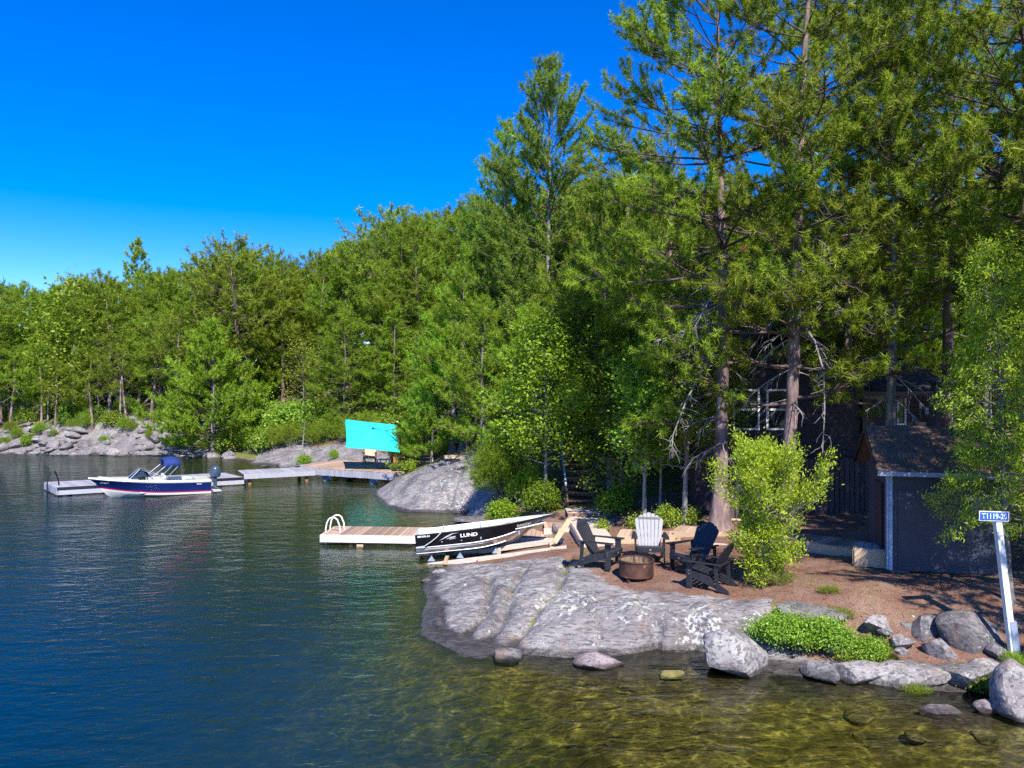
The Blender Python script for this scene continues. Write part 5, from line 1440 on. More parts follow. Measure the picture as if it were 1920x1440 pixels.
for s in (-1,1):
    mb = MB(); mb.bar((p0.x+s*.45,p0.y-.15,p0.z+.05),(p0.x+s*.45,p0.y+.4*9,p0.z+.205*9.3), .05, .26); mb.build('stringer', M['plank_brown'], stx)
mb = MB(); mb.bar((p0.x-.52,p0.y-.2,p0.z+.75),(p0.x-.52,p0.y+3.4,p0.z+2.6),.06,.09)
mb.build('handrail', M['shed_trim'], stx)
for t_ in (0,1.7,3.3): MB().box((p0.x-.52,p0.y+t_-.1,p0.z+.35+t_*.51),(.07,.07,1.1)).build('rail_post', M['siding'], stx)
# low box steps and boardwalk segments
def boxstep(p, q, w_, z, h_, label, mat='plank_new', topmat='plank_tan', n=None, cat='boardwalk', name='boardwalk_box'):
    r = empty(name, (0,0,0), 0, label, cat)
    p = Vector((*p,0)); q = Vector((*q,0)); d = q-p; L = d.length; d.normalize(); nn = Vector((-d.y,d.x,0)); rz_ = atan2(d.y,d.x)
    n = n or max(3, int(L/.14))
    for i in range(n):
        c = p+d*(i+.5)*L/n+nn*w_/2; piece('plank', topmat, r, (c.x,c.y,z-.018), (L/n-.01,w_,.036), rz_, jit=.003)
    for o_ in (-.02, w_+.02):
        c = p+d*L/2+nn*o_; piece('face_board', mat, r, (c.x,c.y,z-.02-h_/2), (L,.04,h_), rz_)
    for o_ in (-.02, L+.02):
        c = p+d*o_+nn*w_/2; piece('end_board', mat, r, (c.x,c.y,z-.02-h_/2), (.04,w_,h_), rz_)
    return r
boxstep((2.92,21.35),(4.35,21.0),.95,.86,.22,'tan box step next to the walkway behind the chair with the glare painted back')
boxstep((4.38,20.95),(5.0,20.6),.9,.80,.16,'short low boardwalk box between the two longer box steps')
boxstep((4.45,21.4),(5.75,20.85),.85,.98,.20,'tan box step in front of the thick red pine trunk')
boxstep((5.8,20.45),(7.3,19.1),1.0,1.13,.28,'shaded boardwalk section right of the thick red pine', 'plank_tan','plank_tan')
boxstep((7.05,18.6),(8.25,17.35),.95,1.25,.30,'boardwalk section between the cedar bush and the shed step', 'plank_new','plank_tan')
boxstep((7.45,16.95),(8.05,16.65),.75,1.44,.36,'raised wooden step in front of the shed door side', 'plank_new','plank_pale')
bd = tag(link('board', unit_box('plank_new')), 'loose pale board lying behind the thick red pine', 'board'); bd.location = (6.45,22.3,1.12); bd.scale = (.6,.12,.04); bd.rotation_euler = (0,0,-.3)
bd = tag(link('board', unit_box('plank_pale')), 'short loose board lying at the foot of the box steps', 'board'); bd.location = (5.35,20.2,.84); bd.scale = (.9,.14,.04); bd.rotation_euler = (0,0,-.35)
bd = tag(link('wooden_slab', MB().poly([(-.9,-.2,0),(.6,-.25,0),(.9,-.12,0),(.9,.2,0),(-.6,.25,0),(-.95,.1,0)], .16).mesh('slab', M['plank_new'], bevel=.03)), 'rough cut wooden slab lying on top of the rounded rock', 'wood slab'); bd.location = (-2.05,34.2,1.72); bd.rotation_euler = (0,.0,.1)
bd = tag(link('wooden_slab', MB().poly([(-.95,-.25,0),(.95,-.2,0),(1.0,.2,0),(-.9,.25,0)], .14).mesh('slab', M['plank_new'], bevel=.03)), 'second wooden slab stacked higher on the right of the first', 'wood slab'); bd.location = (-1.0,34.5,1.86); bd.rotation_euler = (0,.0,-.05)

# boat ramp
rp = empty('boat_ramp', (0,0,0), 0, 'pale timber boat ramp under the aluminium boat', 'boat ramp')
for yo, nm in ((0,'skid'),(1.15,'skid')):
    mb = MB(); mb.bar((-2.65,21.75+yo,-.10),(-.4,21.65+yo,.20),.10,.12); mb.build('skid', M['plank_pale'], rp, bevel=.006)
    mb = MB(); mb.bar((-.95,21.52+yo,.13),(1.5,21.38+yo,.50),.10,.14); mb.build('skid', M['plank_pale'], rp, bevel=.006)
for t_ in (.15,.55,.95):
    x_ = -2.4+3.7*t_; MB().bar((x_,21.5,.0+.42*t_),(x_,23.0,.0+.42*t_),.10,.09).build('cross_timber', M['plank_new'], rp)
for x_, z_ in ((-2.25,.06),(-1.45,.15),(-.45,.28)):
    MB().poly([(x_-.10,21.72,z_),(x_+.10,21.72,z_),(x_,21.72,z_+.15)], .08, (0,1,0)).build('roller_bracket', M['rib'], rp)
mb = MB(); mb.bar((1.18,21.75,.58),(1.62,21.95,1.18),.15,.05,(0,1,0)); o = mb.build('leaning_board', M['plank_new']); tag(o, 'narrow board leaning upright beside the boat bow', 'board')

# ------------------------------------------------------------------ boats
class Hull:
    """levels: functions s -> (x, half breadth, z), keel first"""
    def __init__(s, levels, n=28): s.L = levels; s.n = n
    def mesh(s, name, mats, band_m, parent, transom_m=None, ts=0.0):
        mb = MB(); n = s.n
        for side in (-1,1):
            b = len(mb.v)
            for i in range(n+1):
                t_ = i/n
                for lv in s.L:
                    x, h_, z = lv(t_); mb.v.append((x, side*h_, z))
            k = len(s.L)
            for i in range(n):
                for j in range(k-1):
                    f = (b+i*k+j, b+(i+1)*k+j, b+(i+1)*k+j+1, b+i*k+j+1)
                    mb.f.append(f if side < 0 else f[::-1]); mb.m.append(band_m[j])
        k = len(s.L); off = (n+1)*k
        for j in range(k-1):
            mb.f.append((j, j+1, off+j+1, off+j)); mb.m.append(band_m[j] if transom_m is None else transom_m)
        return mb.build(name, mats, parent, smooth=True)
    def side_y(s, x, z, a, b):
        t_ = min(max(x/s.L[b](1)[0], 0), 1)
        for _ in range(6):
            A_, B_ = s.L[a](t_), s.L[b](t_)
            f = (z-A_[2])/(B_[2]-A_[2]+1e-9)
            xs = A_[0]+(B_[0]-A_[0])*f
            t_ = min(max(t_+(x-xs)/s.L[b](1)[0], 0), 1)
        A_, B_ = s.L[a](t_), s.L[b](t_); f = (z-A_[2])/(B_[2]-A_[2]+1e-9)
        return A_[1]+(B_[1]-A_[1])*f
def on_hull(hull, a, b, me, x0, z0, side, slope, mat, parent, name='lettering', direction=1, sx=1.0, sz=1.0):
    """wrap flat lettering on the hull side; direction -1 when the bow is to the left of the reader"""
    for v in me.vertices:
        x = x0 + direction*v.co.x*sx; z = z0 + v.co.y*sz + slope*v.co.x*sx
        v.co = (x, side*(hull.side_y(x, z, a, b)+.006), z)
    me.materials.clear(); me.materials.append(M[mat]); me.update()
    return reg(link(name, me, parent))
def flat_mesh(pts):
    me = bpy.data.meshes.new('graphic')
    me.from_pydata([(p[0],p[1],0) for p in pts], [], [tuple(range(len(pts)))]); return me

# aluminium fishing boat: bow +x
LL = 4.05
def hb(s, B, p=2.3, s0=.40): return B*(1-max(0,(s-s0)/(1-s0))**p) if s < 1 else 0.004
def stern(s): return .93+.07*min(1, s/.4)
lv = [lambda s: (s*(LL-.62)*(1 if s < .6 else 1)+(0), .01, .0+.03*s+.55*max(0,(s-.62)/.38)**2.2),
      lambda s: (s*(LL-.40), hb(s,.60*stern(s),1.7,.30), .07+.05*s+.50*max(0,(s-.45)/.55)**2.0),
      lambda s: (s*(LL-.36), hb(s,.655*stern(s),1.9,.33), .16+.08*s+.46*max(0,(s-.40)/.6)**2.0),
      lambda s: (s*(LL-.30), hb(s,.68*stern(s),2.0,.36), .235+.08*s+.44*max(0,(s-.40)/.6)**2.0),
      lambda s: (s*LL, hb(s,.76*stern(s),2.4,.40), .60+.16*s**1.6+.05*s)]
# a clean sheer: black band between level 3 and 4
lb = empty('aluminium_boat', (-2.72,22.62,.08), .045, 'aluminium fishing boat with black side band resting on the timber ramp', 'boat')
lb.rotation_euler = (radians(-4), radians(-4.2), .045)
H1 = Hull(lv, 34)
H1.mesh('hull', [M['alu'], M['alu_band'], M['black_hull']], [0,0,1,2], lb, 1)
inner = [lambda s: ((s*.96+.012)*(LL-.62), .01, lv[0](s)[2]+.10), lambda s: ((s*.965+.01)*(LL-.40), max(lv[1](s)[1]-.03,.004), lv[1](s)[2]+.06),
         lambda s: ((s*.972+.008)*LL, max(lv[4](s)[1]-.035,.004), lv[4](s)[2]-.005)]
Hull(inner, 34).mesh('inner_shell', [M['alu_white']], [0,0], lb)
for side in (-1,1):
    pts = [(lv[4](i/30)[0], side*max(lv[4](i/30)[1]-.01,0), lv[4](i/30)[2]) for i in range(31)]
    MB().tube(pts, .024, 6).build('gunwale', M['black'] if side < 0 else M['alu_band'], lb, smooth=True)
    pts = [(lv[3](i/30)[0], side*(lv[3](i/30)[1]+.006), lv[3](i/30)[2]) for i in range(31)]
    MB().tube(pts, .014, 6).build('spray_rail', M['alu_band'], lb, smooth=True)
    pts = [(lv[1](i/30)[0], side*(lv[1](i/30)[1]+.004), lv[1](i/30)[2]) for i in range(22)]
    MB().tube(pts, .010, 6).build('strake', M['alu_band'], lb, smooth=True)
pts = [(lv[0](.62+.38*i/12)[0], 0, lv[0](.62+.38*i/12)[2]) for i in range(13)] + [(LL, 0, lv[4](1)[2])]
MB().tube(pts, .018, 6).build('stem_strip', M['alu_band'], lb, smooth=True)
mb = MB(); mb.poly([(LL-.02,0,.80),(LL-.34,.20,.77),(LL-.34,-.20,.77)], .025); mb.build('bow_plate', M['alu_band'], lb)
mb = MB(); mb.box((.012,0,.63),(.04,1.30,.04)); mb.build('transom_cap', M['alu_band'], lb)
for x_ in (1.05, 2.1): MB().box((x_,0,.38),(.30,1.22 if x_ < 2 else 1.02,.03)).build('bench', M['alu_white'], lb); 
for x_ in (1.05, 2.1): MB().box((x_,0,.30),(.26,.85,.14)).build('bench_base', M['alu_white'], lb)
MB().poly([(2.85,.50,.52),(2.85,-.50,.52),(3.3,-.38,.56),(3.75,-.12,.60),(3.75,.12,.60),(3.3,.38,.56)], .025).build('bow_deck', M['alu_white'], lb)
for x_ in (.75,1.3,1.85,2.95):
    y_ = H1.side_y(x_, .55, 3, 4)-.05
    MB().box((x_, y_, .52),(.035,.03,.34)).build('rib', M['rib'], lb)
    MB().box((x_, -y_, .52),(.035,.03,.34)).build('rib', M['rib'], lb)
MB().tube([(.95,.50,.56),(2.9,.48,.68)], .011, 6).build('oar_shaft', M['rib'], lb)
rp_ = [( .10,-.72,.60),(.22,-.735,.52),(.36,-.735,.44)]
MB().tube([(.75,-.745,.64),(.62,-.752,.52),(.45,-.742,.40),(.25,-.735,.29),(.02,-.70,.27)], .012, 6).build('rope', M['rope'], lb, smooth=True)
# lettering on the near side
me = text_mesh('LUND', .135, .005); on_hull(H1, 3, 4, me, 1.27, .455, -1, .02, 'white_metal', lb, sx=1.35)
me = text_mesh('DAKOTA', .095, .004); on_hull(H1, 3, 4, me, 2.90, .585, -1, .085, 'white_metal', lb, sx=1.1)
me = text_mesh('55R-24', .07, .003); on_hull(H1, 3, 4, me, .19, .535, -1, .01, 'white_metal', lb, sx=1.1)
on_hull(H1, 3, 4, flat_mesh([(0,0),(.11,0),(.11,.05),(0,.05)]), .07, .535, -1, 0, 'white_metal', lb, 'sticker')
on_hull(H1, 3, 4, flat_mesh([(0,0),(.28,.10),(.40,.165),(.58,.19),(.38,.185),(.22,.12)]), .66, .40, -1, 0, 'alu_band', lb, 'stripe_graphic')
on_hull(H1, 3, 4, flat_mesh([(.20,.03),(.44,.06),(.50,.10),(.34,.09)]), .66, .40, -1, 0, 'alu_band', lb, 'stripe_graphic')
on_hull(H1, 3, 4, flat_mesh([(.30,.015),(.48,.035),(.50,.045),(.32,.03)]), .66, .40, -1, 0, 'white_metal', lb, 'stripe_graphic')
on_hull(H1, 2, 3, flat_mesh([(0,0),(.12,0),(.12,.035),(0,.035)]), 1.78, .215, -1, 0, 'white_metal', lb, 'sticker')

# blue runabout: bow towards -d
L5 = 4.95
lr_ = [lambda s: (s*(L5-.75), .01, -.30+.34*max(0,(s-.7)/.3)**2+.05*s),
       lambda s: (s*(L5-.55), hb(s,.86*(.96+.04*min(1,s/.4)),1.9,.35), .00+.10*s+.20*s**4),
       lambda s: (s*(L5-.50), hb(s,.88*(.96+.04*min(1,s/.4)),2.0,.36), .085+.09*s+.24*s**3),
       lambda s: (s*(L5-.48), hb(s,.885*(.96+.04*min(1,s/.4)),2.0,.36), .135+.09*s+.25*s**3),
       lambda s: (s*(L5-.08), hb(s,.95*(.96+.04*min(1,s/.4)),2.4,.40), .52+.10*s+.20*s**2),
       lambda s: (s*L5, hb(s,.975*(.96+.04*min(1,s/.4)),2.5,.40), .57+.10*s+.20*s**2),
       lambda s: (s*(L5-.02), hb(s,.93*(.96+.04*min(1,s/.4)),2.5,.40), .62+.10*s+.20*s**2)]
hd = atan2(-.49,-.87)
rb = empty('motor_boat', (-14.2,36.45,.0), hd, 'navy blue runabout with red stripe and windshield moored at the floating dock', 'motorboat')
H2 = Hull(lr_, 34)
H2.mesh('hull', [M['white_gel'], M['magenta'], M['navy']], [0,0,1,2,0,0], rb)
shr = lambda s: lr_[6](s)
# deck cap: closed foredeck, side decks, aft deck
mb = MB(); N_ = 30
def coam(s): 
    h_ = shr(s)[1]; return max(h_-.20, .0)
for side in (-1,1):
    for i in range(N_):
        s0_, s1_ = i/N_, (i+1)/N_
        A0, A1 = shr(s0_), shr(s1_)
        if s0_ >= .60 or s0_ < .12: c0, c1_ = 0, 0
        else: c0, c1_ = coam(s0_), coam(min(s1_,.6))
        cr0 = .05 if s0_ >= .6 else 0
        f_ = [(A0[0],side*A0[1],A0[2]),(A1[0],side*A1[1],A1[2]),(A1[0],side*c1_,A1[2]+(cr0*(1-(s1_-.6)/.4) if s0_ >= .6 else 0)),(A0[0],side*c0,A0[2]+(cr0*(1-(s0_-.6)/.4) if s0_ >= .6 else 0))]
        mb.add(f_, [(0,1,2,3)])
mb.build('deck', M['white_gel'], rb)
mb = MB()
for side in (-1,1):
    for i in range(4, 18):
        s0_, s1_ = i/N_, (i+1)/N_
        A0, A1 = shr(s0_), shr(s1_)
        mb.add([(A0[0],side*coam(s0_),A0[2]),(A1[0],side*coam(s1_),A1[2]),(A1[0],side*coam(s1_),.18),(A0[0],side*coam(s0_),.18)], [(0,1,2,3)])
xa, xb = shr(4/N_)[0], shr(18/N_)[0]
mb.add([(xa,-.72,.62),(xa,.72,.62),(xa,.72,.18),(xa,-.72,.18)], [(0,1,2,3)]); mb.add([(xb,-.74,.72),(xb,.74,.72),(xb,.74,.18),(xb,-.74,.18)], [(0,1,2,3)])
mb.add([(xa,-.76,.18),(xb,-.76,.18),(xb,.76,.18),(xa,.76,.18)], [(0,1,2,3)])
mb.build('cockpit', M['white_gel'], rb)
for y_ in (-.38,.38):
    st2 = MB(); st2.box((2.15,y_,.42),(.48,.46,.14)); st2.box((1.93,y_,.66),(.12,.46,.46)); st2.build('seat', M['white_gel'], rb, bevel=.03)
MB().box((.75,0,.46),(.36,1.3,.22)).build('rear_bench', M['rib'], rb, bevel=.03)
# windshield
zb = .74; X0, X1 = 3.35, 2.35
pa, pb, pc, pd_ = Vector((X0,-.42,zb+.03)), Vector((X0,.42,zb+.03)), Vector((X1,-.80,zb-.04)), Vector((X1,.80,zb-.04))
qa, qb = Vector((X0-.42,-.38,zb+.46)), Vector((X0-.42,.38,zb+.46)); qc, qd = Vector((X1+.28,-.70,zb+.36)), Vector((X1+.28,.70,zb+.36))
m0, m1 = (pa+pb)/2+Vector((.08,0,0)), (qa+qb)/2
for quad in ([pa,m0,m1,qa],[m0,pb,qb,m1],[pa,qa,qc,pc],[pb,pd_,qd,qb]):
    mb = MB(); nn = (quad[1]-quad[0]).cross(quad[2]-quad[0]).normalized(); mb.poly(quad, .006, nn); mb.build('windshield_pane', M['glass'], rb)
ed = [(pa,qa),(pb,qb),(m0,m1),(qa,m1),(m1,qb),(pa,m0),(m0,pb),(qa,qc),(qb,qd),(qc,pc),(qd,pd_),(pa,pc),(pb,pd_),(pc+Vector((-.5,0,-.03)),qc),(pd_+Vector((-.5,0,-.03)),qd)]
mb = MB()
for p, q in ed: mb.tube([p,q], .016, 6)
mb.build('windshield_frame', M['steel'], rb)
MB().box((2.85,.36,.78),(.3,.5,.14)).build('dashboard', M['black'], rb, bevel=.02)
sw = MB(); sw.tube([(2.62+.05*cos(k*pi/8)*.4, .36+.17*cos(k*pi/8), .82+.17*sin(k*pi/8)) for k in range(17)], .014, 6, cap=False); sw.build('steering_wheel', M['black'], rb)
# folding top: narrow canvas arch on four poles
arch = []
def archp(x_, k, drop=.0, nA=10):
    a_ = pi*k/nA; return (x_, .84*cos(a_)*(1 if True else 0), 1.30+.30*min(1, sin(a_)*1.6)+.04*sin(a_)-drop)
vs = []; fs = []
for x_, dz in ((1.30,-.04),(1.52,.02),(1.80,0),(1.98,-.06)):
    for k in range(11):
        v = archp(x_, k); vs.append((v[0], v[1], v[2]+dz))
for r_ in range(3):
    for k in range(10): fs.append((r_*11+k, r_*11+k+1, (r_+1)*11+k+1, (r_+1)*11+k))
mb = MB(); mb.add(vs, fs); tp_ = mb.build('bimini_canvas', M['blue_canvas'], rb, smooth=True)
so = tp_.modifiers.new('thickness','SOLIDIFY'); so.thickness = .05
for s in (-1,1):
    MB().tube([(2.62,s*.83,.76),(1.92,s*.84,1.32)], .018, 6).build('bimini_pole', M['steel'], rb)
    MB().tube([(1.95,s*.83,.72),(1.40,s*.84,1.30)], .018, 6).build('bimini_pole', M['steel'], rb)
    MB().tube([(2.2,s*.83,.74),(1.65,s*.84,1.34)], .014, 6).build('bimini_pole', M['steel'], rb)
    MB().tube([(L5-.95,s*.30,.84),(L5-.4,s*.08,.93)], .012, 6).build('bow_rail', M['steel'], rb)
# outboard
ob = MB()
prof = [(.14,.62,.10),(.20,.66,.17),(.22,.80,.20),(.21,.98,.20),(.16,1.10,.16),(.08,1.16,.08)]
rings = []
for hx, z, hy in prof:
    rings.append([(-.30+hx*1.15*cos(t_*2*pi/14)-.05*(z-.62), hy*sin(t_*2*pi/14), z) for t_ in range(14)])
vs = [v for r_ in rings for v in r_]; fs = []
for i in range(len(rings)-1):
    for k in range(14): fs.append((i*14+k, i*14+(k+1) % 14, (i+1)*14+(k+1) % 14, (i+1)*14+k))
fs += [tuple(range(13,-1,-1)), tuple(range(5*14,6*14))]
ob.add(vs, fs); mo_ = ob.build('outboard_cowling', M['motor'], rb, smooth=True)
MB().box((-.30,0,.30),(.16,.14,.66)).build('outboard_leg', M['motor'], rb, bevel=.03)
MB().box((-.12,0,.52),(.22,.30,.20)).build('outboard_bracket', M['motor'], rb, bevel=.02)
mb = MB(); mb.tube([(-.05,.55,.12),(-.45,.55,.10),(-.45,.85,.10),(-.05,.85,.12)], .02, 6); mb.tube([(-.02,.85,.40),(-.45,.85,.10)], .016, 6); mb.build('swim_platform', M['steel'], rb)
mb = MB(); mb.box((-.28,.66,.08),(.36,.40,.03)); mb.build('swim_step', M['white_gel'], rb)
me = text_mesh('38E4412', .10, .003); on_hull(H2, 3, 4, me, L5-.45, .64, 1, .0, 'white_gel', rb, direction=-1)
me = text_mesh('Scout', .09, .003); on_hull(H2, 3, 4, me, .62, .44, 1, 0, 'white_gel', rb, direction=-1)
MB().tube([(.5,-1.0,.60),(.2,-1.4,.45),(-.1,-1.75,.42)], .012, 5).build('mooring_rope', M['rope'], rb)
MB().tube([(L5-.6,-.2,.85),(L5-1.2,-1.0,.5),(L5-1.9,-1.7,.42)], .010, 5).build('mooring_rope', M['rope'], rb)

# ------------------------------------------------------------------ house
hs_ = empty('house', (0,0,0), 0, 'dark boarded house with white framed windows behind the pines', 'house')
HY = 23.4; XL, XR = 5.4, 10.55; ZB, ZT = 1.2, 4.75
wn = [(6.62,7.42,3.62,4.85),(7.62,8.42,3.62,4.85),(5.62,6.42,3.62,4.85)]
mb = MB(); mb.box(((XL+XR)/2, HY+.12, (ZB+5.6)/2),(XR-XL, .2, 5.6-ZB)); mb.build('wall', M['siding'], hs_)
# lap boards around the openings
def clear(x0, x1, z0, z1, opens):
    segs = [(x0, x1)]
    for a0, a1, b0, b1 in opens:
        if z1 <= b0 or z0 >= b1: continue
        ns = []
        for s0, s1 in segs:
            if a1 <= s0 or a0 >= s1: ns.append((s0,s1)); continue
            if a0 > s0: ns.append((s0,a0))
            if a1 < s1: ns.append((a1,s1))
        segs = ns
    return segs
small = (10.02-.0,10.02,0,0)
z = 2.85
rng_ = random.Random(3)
while z < 6.1:
    hgt_ = .185
    # gable outline: boards shorten under the roof slope
    top_ok = lambda x: 6.55-abs(x-7.9)*.42
    x0 = XL; x1 = XR
    if z+hgt_ > top_ok(x1): x1 = 7.9+(6.5-z-hgt_)/.42
    if z+hgt_ > top_ok(x0): x0 = 7.9-(6.5-z-hgt_)/.42
    if x1 > x0+.3:
        for s0, s1 in clear(x0, x1, z, z+hgt_, wn):
            if s1-s0 > .05: piece('siding_board','siding',hs_,((s0+s1)/2, HY, z+hgt_/2),(s1-s0,.035,hgt_-.012),0,rx=.09)
    z += hgt_
for (a0,a1,b0,b1) in wn:
    wf = MB()
    for (x0,x1,z0,z1) in ((a0,a1,b0,b0+.06),(a0,a1,b1-.06,b1),(a0,a0+.06,b0+.06,b1-.06),(a1-.06,a1,b0+.06,b1-.06),(a0+.06,a1-.06,(b0+b1)/2-.03,(b0+b1)/2+.03)):
        wf.box(((x0+x1)/2, HY-.02, (z0+z1)/2),(x1-x0,.09,z1-z0))
    wo_ = wf.build('window', M['white_paint'], hs_)
    MB().box(((a0+a1)/2, HY-.015, (b0+b1)/2),(a1-a0-.08,.02,b1-b0-.08)).build('pane', M['pane'], wo_)
MB().box((10.58,HY-.06,3.0),(.22,.14,3.6)).build('corner_post', M['black'], hs_)
# second wing, set back
H2Y = 24.6; X2L, X2R = 10.45, 13.6
mb = MB(); mb.box(((X2L+X2R)/2, H2Y+.12, 3.0),(X2R-X2L,.2,3.7)); mb.build('wall', M['siding'], hs_)
w2 = [(10.72,11.82,4.36,4.74),(12.12,12.42,3.7,4.6)]
z = 2.6
while z < 4.85:
    for s0, s1 in clear(X2L, X2R, z, z+.185, w2): piece('siding_board','siding',hs_,((s0+s1)/2, H2Y, z+.0925),(s1-s0,.035,.173),0,rx=.09)
    z += .185
for (a0,a1,b0,b1) in w2:
    wf = MB()
    for (x0,x1,z0,z1) in ((a0,a1,b0,b0+.06),(a0,a1,b1-.06,b1),(a0,a0+.06,b0+.06,b1-.06),(a1-.06,a1,b0+.06,b1-.06)): wf.box(((x0+x1)/2, H2Y-.02, (z0+z1)/2),(x1-x0,.09,z1-z0))
    wo_ = wf.build('window', M['white_paint'], hs_); MB().box(((a0+a1)/2, H2Y-.015, (b0+b1)/2),(a1-a0-.1,.02,b1-b0-.1)).build('pane', M['pane'], wo_)
MB().box((13.05,H2Y-.05,4.15),(.09,.09,.22)).build('wall_lamp', M['white_paint'], hs_)
# main roof, gable towards the lake
for s, xo in ((-1,XL-.6),(1,XR+.75)):
    zo = 6.62-abs(xo-7.9)*.42
    rf_ = MB(); rf_.poly([(7.9,HY-.75,6.62),(xo,HY-.75,zo),(xo,HY-.75,zo+.13),(7.9,HY-.75,6.75)], 6.5, (0,1,0)); rf_.build('roof', M['roof_dark'], hs_)
    MB().poly([(7.9,HY-.80,6.58),(xo,HY-.80,zo-.04),(xo,HY-.80,zo+.15),(7.9,HY-.80,6.77)], .045, (0,1,0)).build('barge_board', M['black'], hs_)
# wing roof with courses of shingles
sl = MB(); sl.add([(10.2,H2Y-.7,4.78),(13.9,H2Y-.7,4.78),(13.5,H2Y+2.4,5.86),(10.2,H2Y+2.4,5.86),(10.2,H2Y-.7,4.66),(13.9,H2Y-.7,4.66),(13.5,H2Y+2.4,5.7),(10.2,H2Y+2.4,5.7)], [(0,1,2,3),(7,6,5,4),(0,4,5,1),(1,5,6,2),(2,6,7,3),(3,7,4,0)])
sl.build('roof', M['roof_dark'], hs_)
for i in range(12):
    t_ = i/12; y = H2Y-.7+3.1*t_; z = 4.78+1.08*t_
    MB().box(((10.2+13.85-.35*t_)/2, y+.15, z+.075),(3.62-.35*t_,.30,.02), Matrix.Rotation(radians(17.5),3,'X')).build('shingle_course', M['roof_dark'], hs_)
MB().bar((10.25,H2Y-.74,4.70),(13.92,H2Y-.74,4.70),.06,.14).build('fascia', M['black'], hs_)

# fence of vertical boards in front of the house base
fn = empty('board_fence', (0,0,0), 0, 'dark fence of upright weathered boards below the house wall', 'fence')
x = 6.3; i = 0
while x < 10.75:
    wdt = .105+.02*rng_.random()
    piece('board','fence',fn,(x+wdt/2, 22.45+.02*rng_.random(), 1.98+.012*rng_.random()),(wdt,.022,1.72+.03*rng_.random()),0,ry=rng_.uniform(-.006,.006))
    x += wdt+.028; i += 1
for z_ in (1.45,2.55): MB().box((8.5,22.50,z_),(4.5,.04,.09)).build('rail', M['fence'], fn)
for x_ in (6.4,8.4,10.62): MB().box((x_,22.56,1.9),(.10,.10,1.9)).build('post', M['fence'], fn)

# ------------------------------------------------------------------ shed
sh = empty('shed', (7.86,16.25,0), radians(-15), 'small dark garden shed with brown shingle roof and blue white corner trim', 'shed')
zb_, zt_ = 1.12, 3.30; SW, SDp = 2.15, 2.3; ridge = 4.05
mb = MB(); mb.box((SW/2,.03,(zb_+zt_)/2),(SW,.06,zt_-zb_)); mb.build('wall', M['shed_wall'], sh)
mb = MB(); mb.box((SW/2,SDp-.03,(zb_+zt_)/2),(SW,.06,zt_-zb_)); mb.build('wall', M['shed_wall'], sh)
for x_ in (.03, SW-.03):
    mb = MB(); mb.poly([(x_-.03,.06,zb_),(x_-.03,SDp-.06,zb_),(x_-.03,SDp-.06,zt_+.02),(x_-.03,SDp/2,ridge-.06),(x_-.03,.06,zt_+.02)], .06, (1,0,0)); mb.build('gable_wall', M['shed_wall'], sh)
MB().box((SW/2,-.012,1.98),(SW-.34,.02,1.66)).build('wall_panel', M['shed_wall'], sh)
for x_ in (-.02,):
    MB().box((.03,-.022,2.18),(.06,.04,2.1)).build('corner_trim', M['shed_trim'], sh); MB().box((-.022,.05,2.18),(.04,.12,2.1)).build('corner_trim', M['shed_trim'], sh)
MB().box((-.03,.95,2.0),(.03,.75,1.7)).build('door', M['siding'], sh)
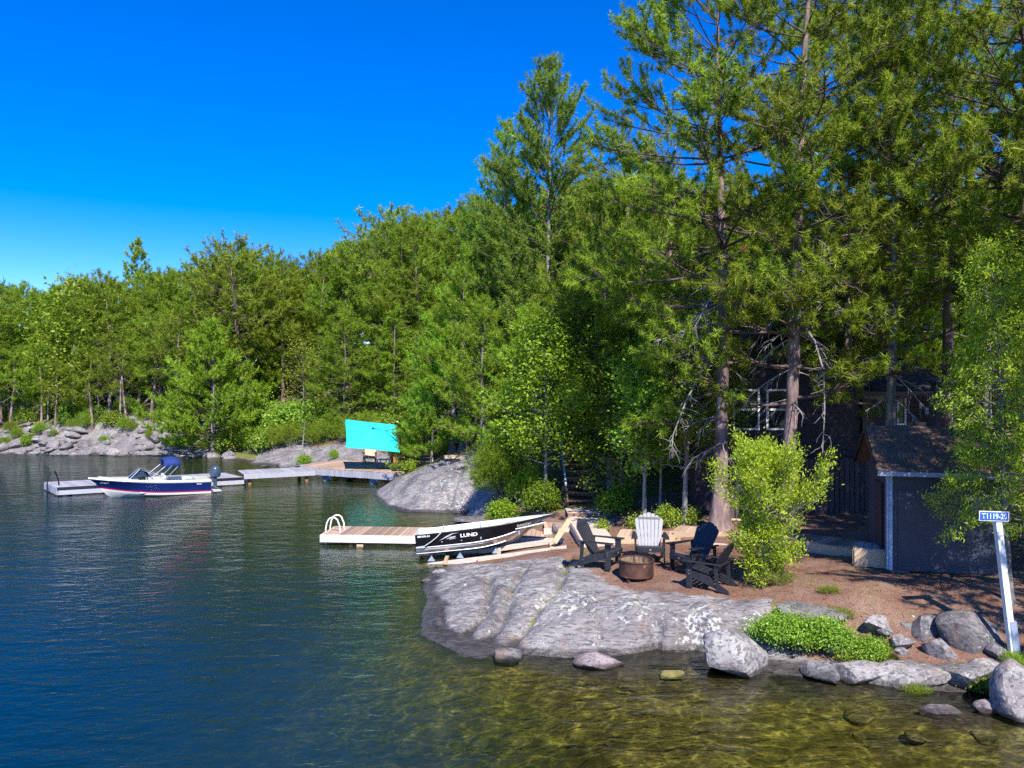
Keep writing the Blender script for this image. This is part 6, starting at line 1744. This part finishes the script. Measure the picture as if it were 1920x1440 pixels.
for s in (0,1):
    y0, z0 = (-.28, zt_-.10) if s == 0 else (SDp+.28, zt_-.10)
    b_ = MB(); b_.add([(-.26,y0,z0),(SW+.3,y0,z0),(SW+.3,SDp/2,ridge),(-.26,SDp/2,ridge),(-.26,y0,z0-.07),(SW+.3,y0,z0-.07),(SW+.3,SDp/2,ridge-.07),(-.26,SDp/2,ridge-.07)], [(0,1,2,3),(7,6,5,4),(0,4,5,1),(1,5,6,2),(2,6,7,3),(3,7,4,0)])
    rfo = b_.build('roof', M['shingle'], sh)
    sl_ = atan2(ridge-z0, SDp/2+.28); run = (SDp/2+.28)
    nc = 10
    if s == 0:
        for i in range(nc):
            t_ = (i+.5)/nc; y = y0+run*t_; z = z0+(ridge-z0)*t_+.014
            xx = -.27 - (.15 if i % 2 else 0)
            while xx < SW+.3:
                x0_ = max(xx,-.27); x1_ = min(xx+.30, SW+.31)
                if x1_-x0_ > .04:
                    piece('shingle','shingle',rfo,((x0_+x1_)/2, y, z+random.uniform(0,.004)),(x1_-x0_-.008, run/nc/cos(sl_)+.02,.012),0,rx=sl_-.05)
                xx += .30
MB().bar((-.27,-.30,zt_-.14),(SW+.3,-.30,zt_-.14),.03,.09).build('fascia', M['rib'], sh)
MB().bar((-.28,-.28,zt_-.14),(-.28,SDp/2,ridge-.04),.03,.10).build('barge_board', M['black'], sh)
MB().bar((-.28,SDp+.28,zt_-.14),(-.28,SDp/2,ridge-.04),.03,.10).build('barge_board', M['black'], sh)
for x_, y_ in ((.22,.12),(1.85,.12),(.22,2.1),(1.85,2.1)): MB().box((x_,y_,1.0),(.36,.22,.25)).build('block', M['brick_block'], sh)

# ------------------------------------------------------------------ number sign
sp = Vector((8.45, 13.1, .52))
sg = empty('number_sign', sp, 0, 'blue number sign on a leaning white post at the shore', 'sign')
tpz = 2.22; lx = -.30
MB().bar((0.02,0,-.5),(lx,0,tpz),.10,.10,(0,1,0)).build('post', M['post_white'], sg)
MB().bar((.005,-.002,-.02),(-.06,-.002,.50),.112,.112,(0,1,0)).build('weathered_base', M['rib'], sg)
pl = MB(); pl.box((lx-.09,-.065,tpz+.05),(.50,.012,.165), Matrix.Rotation(.03,3,'Y')); plo = pl.build('plate', M['white_paint'], sg)
MB().box((lx-.09,-.074,tpz+.05),(.47,.006,.135), Matrix.Rotation(.03,3,'Y')).build('blue_face', M['sign_blue'], plo)
me = text_mesh('T1119-20', .125, .003)
xs = [v.co.x for v in me.vertices]; wdm = max(xs)-min(xs); ymn = min(v.co.y for v in me.vertices); ymx = max(v.co.y for v in me.vertices)
for v in me.vertices:
    X_ = (v.co.x-min(xs))/wdm*.42-.21; v.co = (lx-.09+X_, -.080, tpz+.05+(v.co.y-(ymn+ymx)/2)-.03*X_)
me.materials.append(M['white_paint']); reg(link('lettering', me, plo))
